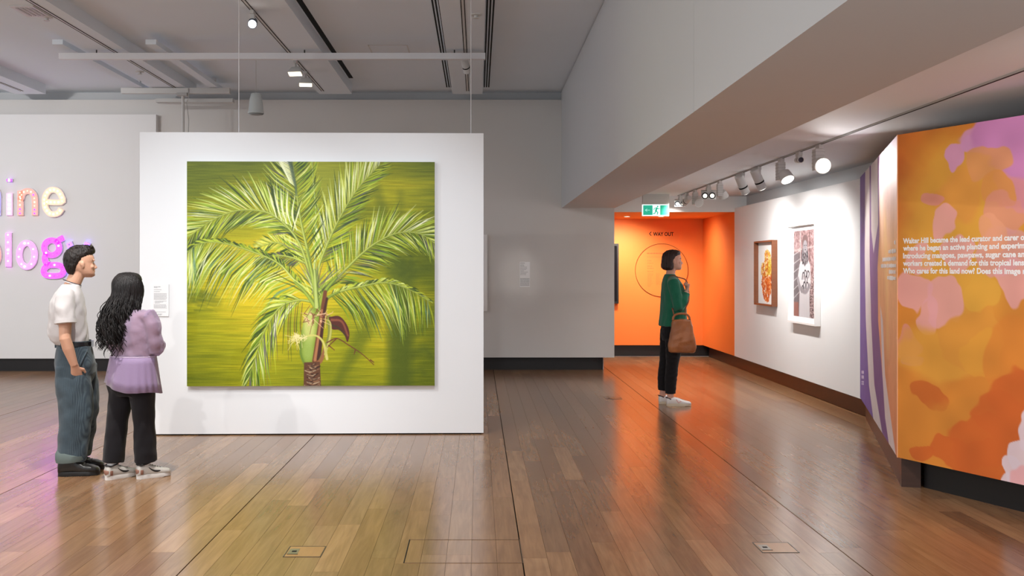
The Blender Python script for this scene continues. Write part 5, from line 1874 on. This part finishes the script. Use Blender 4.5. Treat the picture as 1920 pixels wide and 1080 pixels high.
    for (p, f) in ((legs[0][-1], 0.012), (legs[1][-1], 0.012)):
        xh = p[0] - 0.10 + f
        cy = p[1]
        ca, sa = math.cos(yw), math.sin(yw)
        wx_, wy_ = xh * ca - cy * sa, xh * sa + cy * ca
        make_shoe(root, wx_, wy_, 0.29, 0.052, math.radians(10), mat('boot_sole', (22, 20, 20), 0.5), M_BOOT, prof, 0.03, 'boot', (wx_, wy_), lace=M_BOOT,
                  extra=lambda o, pv: turn(MB().tube([(pv[0] + 0.115, pv[1] - 0.05, 0.10), (pv[0] + 0.105, pv[1] - 0.056, 0.14), (pv[0] + 0.10, pv[1] - 0.05, 0.168)], 0.003, 6), math.radians(10), pv).build('stitching', yl, o, True))


# ================================================= long-haired woman from behind
def build_longhair():
    root = empty('person', (XY(250, 7.257), 7.257, 0), 'long-haired woman in sheer lilac blouse and black trousers seen from behind', 'person', 'gallery visitors')
    yw = math.radians(65)
    SK = skin('skin_tan', (192, 142, 112))
    ho = (0.02, 0.058, 1.275)
    hs = (0.215, 0.21, 0.205)
    b = head_volumes(ho, *hs)
    hyaw = math.radians(-24)
    for m in b:
        turn(m, hyaw, (ho[0], ho[1]))
    b.append(MB().tube([(-0.02, 0, 1.17), (-0.01, 0.01, 1.23), (0.005, 0.05, 1.34)], [(0.06, 0.075), (0.048, 0.05), (0.052, 0.052)], 16, up=(1, 0, 0)))
    b.append(MB().loft([(0.66, 0, 0, 0.10, 0.155), (0.80, 0, 0, 0.085, 0.13), (0.92, 0, 0, 0.08, 0.125), (1.08, -0.01, 0, 0.09, 0.145), (1.17, -0.015, 0, 0.07, 0.135), (1.215, -0.012, 0, 0.045, 0.07)]))
    for s in (-1, 1):
        el = (0.02, s * 0.192, 0.945)
        wr = (0.165, s * 0.03, 0.985 - 0.03 * s)
        b.append(MB().tube([(-0.015, s * 0.11, 1.175), (-0.01, s * 0.16, 1.15), (0.0, s * 0.19, 1.05), el], [0.045, 0.046, 0.04, 0.036], 14))
        b.append(MB().tube([el, ((el[0] + wr[0]) / 2, (el[1] + wr[1]) / 2 + s * 0.02, 0.96), wr], [0.036, 0.034, 0.025], 14))
        b += hand_volumes(wr, (0.15, -s, 0.1), (-1, 0, 0), (0, 0, 1), 0.3, 0.9)
    for m in b:
        turn(m, yw)
    for p in ([(-0.07, 0.03, 0.72), (-0.115, 0.0, 0.42), (-0.135, -0.03, 0.07)], [(0.06, -0.03, 0.72), (0.083, -0.02, 0.42), (0.090, -0.02, 0.07)]):
        b.append(MB().tube(p, [0.075, 0.05, 0.034], 14))
    obj_from_mesh('body', fuse(b, 0.005, 2, 0.4), SK, root)
    eyes(ho, *hs, root, yw, hyaw, brow=(30, 22, 20))
    # blouse: sheer upper, denser gathered lower
    def sheer(name, rgb, tr):
        m = mat(name, rgb, 0.6, 0.3, sheen=0.5, bump=0.15, bscale=220, stretch=(1, 1, 0.3))
        nt = m.node_tree
        out = nt.nodes['Material Output']
        tb = nt.nodes.new('ShaderNodeBsdfTransparent')
        tb.inputs[0].default_value = lin((236, 222, 240)) + [1]
        mx = nt.nodes.new('ShaderNodeMixShader')
        mx.inputs[0].default_value = tr
        nt.links.new(nt.nodes['Principled BSDF'].outputs[0], mx.inputs[1])
        nt.links.new(tb.outputs[0], mx.inputs[2])
        nt.links.new(mx.outputs[0], out.inputs[0])
        return m
    up = [MB().loft([(0.875, 0, 0, 0.125, 0.178), (0.93, 0, 0, 0.122, 0.176), (1.03, -0.008, 0, 0.122, 0.178), (1.11, -0.012, 0, 0.112, 0.172), (1.17, -0.014, 0, 0.09, 0.15), (1.205, -0.012, 0, 0.066, 0.09), (1.225, -0.01, 0, 0.056, 0.065)])]
    for s in (-1, 1):
        up.append(MB().tube([(-0.012, s * 0.10, 1.17), (-0.01, s * 0.155, 1.175), (-0.004, s * 0.185, 1.12), (0.0, s * 0.188, 1.04), (0.015, s * 0.196, 0.965), (0.03, s * 0.19, 0.925)], [0.055, 0.062, 0.062, 0.058, 0.058, 0.052], 18))
        up.append(MB().tube([(0.02, s * 0.19, 0.94), (0.10, s * 0.14, 0.955), (0.15, s * 0.06, 0.975)], [0.058, 0.052, 0.036], 16))
    for m in up:
        turn(m, yw)
    ume = wrinkle(fuse(up, 0.007, 4), 0.0038, 85, 0.3, 12)
    M_SH = sheer('sheer_lilac', (168, 146, 172), 0.34)
    bo = obj_from_mesh('blouse', ume, M_SH, root)
    lo_ = []
    NS_ = 96
    rings = []
    for (z, rx, ry) in ((0.885, 0.128, 0.182), (0.84, 0.135, 0.19), (0.78, 0.142, 0.20), (0.72, 0.150, 0.21), (0.655, 0.158, 0.222)):
        r = []
        for k in range(NS_):
            a = 2 * math.pi * k / NS_
            w = 1 + 0.028 * math.sin(a * 17 + 2 * math.sin(a * 3)) * (0.885 - z) / 0.23
            r.append((rx * w * math.cos(a), ry * w * math.sin(a), z - (0.035 * math.sin(a) + 0.012 * math.sin(3 * a + 1)) * -(0.885 - z) / 0.23))
        rings.append(r)
    pep = turn(MB().rings(rings, False), yw)
    M_SH2 = sheer('lilac_cotton', (152, 130, 166), 0.06)
    po = pep.build('peplum', M_SH2, bo, True)
    sd = po.modifiers.new('t', 'SOLIDIFY')
    sd.thickness = 0.003
    seam = [(0.1295 * math.cos(a), 0.1835 * math.sin(a), 0.885) for a in np.linspace(0, 2 * math.pi, 49)]
    turn(MB().tube(seam, 0.0035, 8, cap=False), yw).build('waist_seam', mat('lilac_seam', (204, 186, 212), 0.7), bo, True)
    # shoulder ruffle, right
    for s in (-1, 1):
        rf = []
        for k in range(30):
            a = k / 29
            x, y, z = -0.055 + 0.11 * a, s * (0.168 + 0.006 * math.sin(a * 25)), 1.188 + 0.028 * math.sin(a * math.pi) + 0.003 * math.sin(a * 30)
            rf.append([(x, y + s * 0.014, z), (x, y, z + 0.006), (x, y - s * 0.03, z - 0.012), (x, y - s * 0.008, z - 0.02)])
        turn(MB().rings(rf, True), yw).build('shoulder_ruffle', M_SH2, bo, True)
    # trousers
    t = [MB().loft([(0.60, 0, 0, 0.10, 0.165), (0.68, 0, 0, 0.125, 0.182), (0.78, 0, 0, 0.12, 0.172), (0.90, 0, 0, 0.098, 0.145)], power=2.4)]
    cut = (-0.012, 0.028)
    for m in t:
        turn(m, yw)
    # legs in picture axes, the left foot a little nearer
    for p in ([(-0.060, 0.03, 0.66), (-0.092, 0.0, 0.42), (-0.112, -0.025, 0.115)], [(0.098, -0.035, 0.66), (0.110, -0.02, 0.42), (0.116, 0.0, 0.115)]):
        t.append(MB().tube(p, [(0.092, 0.105), (0.076, 0.086), (0.074 if p[0][0] < 0 else 0.080, 0.088)], 24, up=(1, 0, 0)))
    tme = wrinkle(fuse(t, 0.007, 3), 0.0020, 60, 0.3, 14)
    # trouser hips stand a little left of the feet line
    c = coords(tme)
    c[:, 0] -= 0.025
    tme.vertices.foreach_set('co', c.ravel())
    obj_from_mesh('trousers', tme, mat('black_wool', (25, 23, 27), 0.85, 0.2, bump=0.1, bscale=200, sheen=0.15), root)
    # socks and sneakers
    SOC = mat('sock_white', (228, 226, 226), 0.9)
    M_UP = mat('sneaker_grey_white', (196, 192, 186), 0.6, 0.3)
    prof = [(0.0, 0.6, 0.085), (0.05, 0.85, 0.105), (0.18, 0.9, 0.11), (0.34, 0.92, 0.105), (0.48, 0.96, 0.088), (0.64, 1.02, 0.072), (0.82, 1.02, 0.062), (0.94, 0.82, 0.055), (1.0, 0.45, 0.042)]
    for (px_, ang) in ((221, 50), (268, 36)):
        ang = math.radians(ang)
        xh = -0.165 if px_ < 240 else 0.045
        yh = -0.10 if px_ < 240 else -0.06

        def deco(o, pv, ang=ang):
            # black swoosh, toe and heel overlays on the outer side
            for s in (-1, 1):
                pts = []
                for k in range(14):
                    u = k / 13
                    pts.append((pv[0] + 0.16 - 0.085 * u, pv[1] + s * (0.0420 - 0.0015 * u), 0.046 + 0.055 * max(0, u - 0.2) ** 2 + 0.004 * (1 - u)))
                sw = MB().tube(pts, [(0.0015, 0.0025)] + [(0.0015 + 0.0006, 0.0065 * math.sin(math.pi * (k / 14) ** 0.6) + 0.001) for k in range(1, 14)], 8, up=(0, s, 0))
                turn(sw, ang, pv).build('swoosh', mat('sneaker_black', (32, 30, 32), 0.5), o, True)
            turn(MB().tube([(pv[0] + 0.02, pv[1] - 0.037, 0.10), (pv[0] - 0.001, pv[1], 0.105), (pv[0] + 0.02, pv[1] + 0.037, 0.10), (pv[0] + 0.07, pv[1] + 0.036, 0.11), (pv[0] + 0.09, pv[1], 0.115), (pv[0] + 0.07, pv[1] - 0.036, 0.11), (pv[0] + 0.02, pv[1] - 0.037, 0.10)], 0.006, 8), ang, pv).build('collar', mat('sneaker_black', (32, 30, 32), 0.5), o, True)
            turn(MB().tube([(pv[0] + 0.035, pv[1] - 0.041, 0.05), (pv[0] + 0.004, pv[1] - 0.026, 0.052), (pv[0] - 0.004, pv[1], 0.054), (pv[0] + 0.004, pv[1] + 0.026, 0.052), (pv[0] + 0.035, pv[1] + 0.041, 0.05)], [(0.004, 0.018)] * 5, 8, up=(1, 0, 0)), ang, pv).build('heel_patch', mat('sneaker_rust', (150, 108, 92), 0.6), o, True)
        make_shoe(root, xh, yh, 0.245, 0.043, ang, mat('sneaker_sole', (222, 218, 214), 0.5), M_UP, prof, 0.028, 'sneaker', (xh, yh), lace=mat('lace_black', (36, 34, 36), 0.7), extra=deco)
        turn(MB().tube([(xh + 0.055, yh, 0.06), (xh + 0.055, yh, 0.17)], [(0.040, 0.032), (0.038, 0.032)], 16, up=(1, 0, 0)), ang, (xh, yh)).build('sock', SOC, root, True, 60)
    # long wavy hair: a core that follows skull and back, and single locks over it
    # in picture axes: x right, y away
    hx, hy = -0.050, 0.042
    ho2 = Vector(ho)
    core = [MB().loft([(1.48, hx, hy, 0.03, 0.03), (1.465, hx, hy, 0.07, 0.07), (1.435, hx - 0.005, hy, 0.094, 0.097), (1.39, hx - 0.01, hy - 0.005, 0.104, 0.108), (1.33, hx - 0.014, hy - 0.01, 0.106, 0.108),
                       (1.26, hx - 0.024, hy - 0.045, 0.115, 0.085), (1.19, hx - 0.036, hy - 0.085, 0.120, 0.068), (1.10, hx - 0.045, hy - 0.125, 0.118, 0.055), (1.02, hx - 0.045, hy - 0.14, 0.075, 0.035), (0.97, hx - 0.045, hy - 0.14, 0.04, 0.02)][::-1])]
    CP = [(0.10, -0.10, -0.54, 0.38), (0.22, 0.05, -0.57, 0.41), (0.35, 0.14, -0.58, 0.415), (0.48, 0.20, -0.585, 0.415), (0.60, 0.27, -0.585, 0.41), (0.70, 0.35, -0.58, 0.405), (0.80, 0.43, -0.545, 0.385), (0.90, 0.41, -0.48, 0.345), (1.0, 0.31, -0.36, 0.26), (1.06, 0.13, -0.2, 0.14)]
    core.append(turn(turn(MB().rings(prof_rings(CP, ho, *hs)), hyaw, (ho[0], ho[1])), yw))
    cme = wrinkle(fuse(core, 0.006, 3), 0.005, 55, 0.25, 21)
    # keep the face free: push the front of the hair back
    M_HR = hair_mat('hair_black', (26, 20, 20), (13, 10, 11))
    hr = obj_from_mesh('hair', cme, M_HR, root)
    rng = np.random.default_rng(31)
    lk = MB()
    for k in range(300):
        a = rng.uniform(math.pi * 0.80, math.pi * 2.14)       # round the back of the head, camera side
        x0, y0 = hx - 0.006 + 0.098 * math.cos(a), hy + 0.112 * math.sin(a)
        spread = rng.uniform(-1, 1)
        zend = rng.uniform(0.87, 1.06) + 0.06 * abs(math.cos(a))
        pts, rr = [], []
        ph, fr = rng.uniform(0, 6.28), rng.uniform(38, 62)
        n = 34
        tx = hx - 0.042 + 0.118 * math.cos(a) + 0.03 * spread
        top = 7
        for i in range(n):
            if i < top:                       # from the crown over the skull
                ph_ = math.radians(8 + 82 * i / top)
                x = hx - 0.004 + 0.106 * math.cos(a) * math.sin(ph_)
                yb_ = hy + 0.120 * math.sin(a) * math.sin(ph_)
                z = 1.365 + 0.128 * math.cos(ph_)
                t_ = 0.0
            else:
                t_ = (i - top) / (n - 1 - top)
                z = 1.365 + (zend - 1.365) * t_
                e = min(1, t_ * 1.5)
                e = e * e * (3 - 2 * e)
                xs, ys = hx - 0.004 + 0.106 * math.cos(a), hy + 0.120 * math.sin(a)
                x = xs + (tx - xs) * e
                yb_ = ys + ((hy - 0.150 - 0.05 * abs(math.sin(a)) + 0.06 * abs(math.cos(a))) - ys) * e
            am = 0.0015 + 0.017 * t_
            pts.append((x + am * math.sin(fr * z + ph), yb_ + am * math.cos(fr * z + ph), z))
            rr.append(0.0044 * (1 - 0.55 * t_) if i < n - 1 else 0.0008)
        lk.tube(pts, rr, 5)
    tag(lk.build('wavy_locks', M_HR, hr, True), kind='stuff')


# ================================================= woman in green cardigan
def build_green():
    RX, RY = XY(1262, 11.13), 11.13
    root = empty('person', (RX, RY, 0), 'woman in green cardigan and white sneakers standing by the orange alcove', 'person', 'gallery visitors')
    SK = skin('skin_fair', (214, 164, 142))
    ho = (0.004, 0.0, 1.512)
    hs = (0.212, 0.212, 0.207)
    b = head_volumes(ho, *hs)
    b.append(MB().tube([(-0.04, 0, 1.40), (-0.03, 0, 1.46), (-0.01, 0, 1.58)], [(0.07, 0.08), (0.05, 0.052), (0.054, 0.054)], 16, up=(1, 0, 0)))
    b.append(MB().loft([(0.82, 0, 0, 0.11, 0.155), (1.0, 0.0, 0, 0.09, 0.135), (1.12, 0, 0, 0.09, 0.135), (1.28, 0.0, 0, 0.105, 0.15), (1.38, -0.02, 0, 0.08, 0.14), (1.43, -0.03, 0, 0.05, 0.08)]))
    sh, el, wr = (-0.03, -0.165, 1.375), (0.015, -0.215, 1.085), (0.115, -0.165, 1.265)
    b.append(MB().tube([(-0.025, -0.11, 1.385), sh, ((sh[0] + el[0]) / 2, -0.2, 1.24), el], [0.045, 0.048, 0.043, 0.04], 14))
    b.append(MB().tube([el, ((el[0] + wr[0]) / 2 + 0.01, -0.195, 1.17), wr], [0.04, 0.038, 0.027], 14))
    b += hand_volumes(wr, (0.30, 0.12, 1.0), (-0.9, 0.5, 0.3), (0.0, 0.9, 0.2), 1.45, 1.0)
    b.append(MB().tube([(-0.025, 0.11, 1.385), (-0.03, 0.165, 1.375), (-0.02, 0.20, 1.22), (0.0, 0.21, 1.07)], [0.045, 0.048, 0.043, 0.04], 14))
    b.append(MB().tube([(0.0, 0.21, 1.08), (0.03, 0.20, 0.96), (0.06, 0.19, 0.84)], [0.04, 0.036, 0.026], 14))
    b += hand_volumes((0.06, 0.19, 0.84), (0.2, 0, -1), (0, -1, 0), (1, 0, 0.2), 0.35, 0.95)
    LG = ([(-0.015, -0.08, 0.84), (-0.03, -0.082, 0.46), (-0.045, -0.08, 0.08)], [(-0.015, 0.08, 0.84), (-0.06, 0.085, 0.46), (-0.10, 0.09, 0.08)])
    for p in LG:
        b.append(MB().tube(p, [0.07, 0.045, 0.036], 14))
    obj_from_mesh('body', fuse(b, 0.005, 2, 0.4), SK, root)
    eyes(ho, *hs, root, 0.0, 0.0, brow=(60, 40, 30))
    # bob
    HP = [(-0.03, -0.10, -0.46, 0.34), (0.02, 0.0, -0.56, 0.42), (0.12, 0.02, -0.625, 0.45), (0.25, 0.03, -0.635, 0.45), (0.40, 0.06, -0.62, 0.435), (0.52, 0.11, -0.615, 0.42), (0.62, 0.16, -0.605, 0.405), (0.72, 0.25, -0.595, 0.40),
          (0.82, 0.37, -0.56, 0.385), (0.92, 0.38, -0.49, 0.345), (1.01, 0.30, -0.37, 0.27), (1.07, 0.14, -0.20, 0.14)]
    hme = wrinkle(fuse([MB().rings(prof_rings(HP, ho, *hs, power=2.1))], 0.005, 3), 0.0024, 190, 0.05, 33, slant=0.15)
    # strands: grooves by material; parting lock toward the face
    obj_from_mesh('hair', hme, hair_mat('hair_brown', (58, 34, 28), (36, 21, 18)), root)
    # cardigan
    cd = [MB().loft([(0.885, -0.005, 0, 0.150, 0.205), (0.93, -0.002, 0, 0.152, 0.205), (1.02, 0.0, 0, 0.146, 0.198), (1.14, 0.004, 0, 0.138, 0.192), (1.26, 0.004, 0, 0.134, 0.192), (1.35, -0.012, 0, 0.112, 0.18), (1.405, -0.026, 0, 0.088, 0.135), (1.445, -0.034, 0, 0.066, 0.085), (1.462, -0.036, 0, 0.056, 0.066)], power=2.2)]
    cd.append(MB().tube([(-0.025, -0.10, 1.385), (-0.03, -0.168, 1.37), (-0.01, -0.205, 1.24), (el[0] + 0.002, el[1] - 0.002, 1.10), (el[0] + 0.012, el[1], 1.075)], [0.058, 0.066, 0.062, 0.06, 0.05], 18))
    cd.append(MB().tube([(el[0], el[1], el[2] - 0.005), ((el[0] + wr[0]) / 2 + 0.008, -0.195, 1.165), (wr[0] - 0.005, wr[1] - 0.003, wr[2] - 0.02)], [0.056, 0.055, 0.042], 18))
    cd.append(MB().tube([(-0.025, 0.10, 1.385), (-0.03, 0.168, 1.37), (-0.02, 0.205, 1.22), (0.0, 0.212, 1.07), (0.03, 0.20, 0.96), (0.055, 0.19, 0.87)], [0.058, 0.066, 0.062, 0.056, 0.05, 0.04], 18))
    cme = wrinkle(fuse(cd, 0.007, 4), 0.0036, 62, 0.3, 41, zmask=lambda c: np.clip((1.42 - c[:, 2]) / 0.12, 0.15, 1))
    M_GR = mat('green_knit', (30, 104, 78), 0.85, 0.2, noise=0.12, nscale=14, bump=0.2, bscale=260, sheen=0.25)
    co = obj_from_mesh('cardigan', cme, M_GR, root)
    hem = [(-0.005 + 0.152 * math.cos(a), 0.207 * math.sin(a), 0.888 - 0.012 * math.cos(a)) for a in np.linspace(0, 2 * math.pi, 49)]
    MB().tube(hem, 0.004, 8, cap=False).build('hem', M_GR, co, True)
    MB().tube([(wr[0] - 0.012, wr[1] - 0.005, wr[2] - 0.035), (wr[0] - 0.002, wr[1] - 0.002, wr[2] - 0.012)], [0.0445, 0.0425], 20).build('sleeve_cuff', M_GR, co, True, 60)
    # slim black trousers
    t = [MB().loft([(0.72, -0.01, 0, 0.105, 0.15), (0.80, -0.012, 0, 0.128, 0.172), (0.90, -0.008, 0, 0.118, 0.165), (0.98, 0, 0, 0.10, 0.145)], power=2.3)]
    t.append(MB().tube([(0.0, -0.082, 0.80), (-0.01, -0.084, 0.62), (-0.025, -0.082, 0.46), (-0.04, -0.08, 0.30), (-0.045, -0.08, 0.135)], [(0.105, 0.088), (0.09, 0.08), (0.07, 0.064), (0.068, 0.058), (0.058, 0.05)], 20, up=(1, 0, 0)))
    t.append(MB().tube([(-0.03, 0.082, 0.80), (-0.045, 0.084, 0.62), (-0.07, 0.085, 0.46), (-0.092, 0.088, 0.30), (-0.098, 0.09, 0.15)], [(0.10, 0.088), (0.088, 0.08), (0.07, 0.064), (0.066, 0.058), (0.055, 0.05)], 20, up=(1, 0, 0)))
    tme = wrinkle(fuse(t, 0.006, 3), 0.002, 70, 1.0, 43)
    obj_from_mesh('trousers', tme, mat('black_cotton', (24, 21, 23), 0.8, 0.2, sheen=0.1), root)
    # white sneakers
    M_W = mat('white_leather', (230, 226, 224), 0.45, 0.4)
    prof = [(0.0, 0.6, 0.085), (0.05, 0.86, 0.105), (0.18, 0.9, 0.10), (0.34, 0.92, 0.098), (0.48, 0.96, 0.088), (0.64, 1.02, 0.070), (0.82, 1.02, 0.058), (0.94, 0.82, 0.05), (1.0, 0.45, 0.04)]
    for (xh, yh, ang) in ((-0.088, -0.08, -4), (-0.142, 0.09, 6)):
        def deco(o, pv, a=math.radians(ang)):
            for s in (-1, 1):
                turn(MB().tube([(pv[0] + 0.10, pv[1] + s * 0.0445, 0.078), (pv[0] + 0.125, pv[1] + s * 0.0462, 0.040), (pv[0] + 0.155, pv[1] + s * 0.046, 0.060)], [(0.002, 0.006)] * 3, 8, up=(0, s, 0)), a, pv).build('side_mark', mat('mark_pink', (214, 168, 164), 0.5), o, True)
            turn(MB().tube([(pv[0] + 0.045, pv[1] - 0.040, 0.075), (pv[0] + 0.008, pv[1] - 0.028, 0.09), (pv[0] - 0.003, pv[1], 0.09), (pv[0] + 0.008, pv[1] + 0.028, 0.09), (pv[0] + 0.045, pv[1] + 0.040, 0.075)], [(0.004, 0.014)] * 5, 8, up=(1, 0, 0)), a, pv).build('heel_tab', mat('heel_maroon', (74, 36, 36), 0.5), o, True)
        make_shoe(root, xh, yh, 0.268, 0.045, math.radians(ang), mat('cream_sole', (206, 194, 172), 0.6), M_W, prof, 0.026, 'sneaker', (xh, yh), lace=M_W, extra=deco)

    # leather shoulder bag, hanging at her right hip
    YB_ = RY - 0.29
    bg = empty('shoulder_bag', (XY(1279, YB_), YB_, ZZ(660, YB_)), 'soft tan leather shoulder bag of the woman in green', 'bag')
    k = F / YB_
    hb = (660 - 588) / k
    xo = XY(1279, YB_)
    secs = []
    for (py, xl, xr, ry) in ((661, 1257, 1300, 0.04), (659, 1254, 1303, 0.062), (650, 1253, 1305, 0.072), (640, 1254.5, 1304, 0.075), (625, 1257, 1300.5, 0.07), (610, 1259.5, 1297.5, 0.055), (602, 1260.5, 1295.5, 0.038), (599, 1261, 1294, 0.022)):
        a_, b2 = XY(xl, YB_) - xo, XY(xr, YB_) - xo
        secs.append((ZZ(py, YB_) - bg.location.z, (a_ + b2) / 2, 0, (b2 - a_) / 2, ry, 4.0))
    # turn slightly
    bm = MB().loft(secs, 40)
    bme = wrinkle(fuse([bm], 0.006, 4), 0.0035, 48, 0.9, 51)
    M_LE = mat('tan_leather', (176, 110, 64), 0.42, 0.45, rgb2=(150, 90, 50), nscale=7, bump=0.2, bscale=70)
    bgo = obj_from_mesh('bag_body', bme, M_LE, bg)

    def bp(px_, py_, dy=0.0):
        q_ = P(px_, py_, YB_ + dy)
        return (q_[0] - bg.location.x, dy, q_[2] - bg.location.z)
    for dy in (-0.018, 0.018):
        hp = [bp(x, y, dy) for x, y in catmull([(1261.5, 601), (1263, 594), (1268, 589.5), (1277, 588), (1286, 589), (1291.5, 593), (1293.5, 600)], 24)]
        MB().tube(hp, [(0.012, 0.008)] * len(hp), 10, up=(0, 1, 0) if False else (0, 0, 1)).build('handle', M_LE, bg, True)
    MB().tube([bp(1262, 600), bp(1278, 599.5), bp(1294, 600)], [(0.006, 0.02)] * 3, 10).build('top_edge', mat('tan_leather_dark', (104, 58, 34), 0.45), bg, True)
    MB().tube([bp(1296, 610, -0.03), bp(1299.5, 625, -0.03), bp(1303.5, 645, -0.03), bp(1302, 657, -0.03)], 0.007, 8).build('gusset_piping', M_LE, bg, True)
    M_ST = mat('strap_leather', (124, 72, 44), 0.5)
    # strap: rises to the shoulder, front end held at the chest
    hx_, hz_ = RX + 0.150 - bg.location.x, 1.335 - bg.location.z
    shx = RX - 0.03 - bg.location.x
    dyh = RY - 0.12 - YB_
    front = [bp(1285, 592), bp(1285.5, 578, 0.03), (hx_ - 0.02, 0.07, hz_ - 0.16), (hx_ - 0.005, dyh - 0.0, hz_ - 0.03), (hx_ - 0.03, dyh + 0.01, hz_ + 0.06), (shx + 0.07, RY - 0.115 - YB_, 1.425 - bg.location.z), (shx, RY - 0.115 - YB_, 1.447 - bg.location.z)]
    backp = [(shx, RY - 0.115 - YB_, 1.447 - bg.location.z), (shx - 0.045, RY - 0.12 - YB_, 1.40 - bg.location.z), (shx - 0.03, RY - 0.16 - YB_, 1.25 - bg.location.z), (shx + 0.0, RY - 0.19 - YB_, 1.08 - bg.location.z), bp(1260.5, 578, 0.05), bp(1264, 592)]
    MB().tube([tuple(p) for p in catmull(front, 30)], [(0.007, 0.0022)] * 31, 8, up=(1, 0, 0)).build('strap', M_ST, bg, True)
    MB().tube([tuple(p) for p in catmull(backp, 30)], [(0.007, 0.0022)] * 31, 8, up=(1, 0, 0)).build('strap', M_ST, bg, True)


build_man()
build_longhair()
build_green()
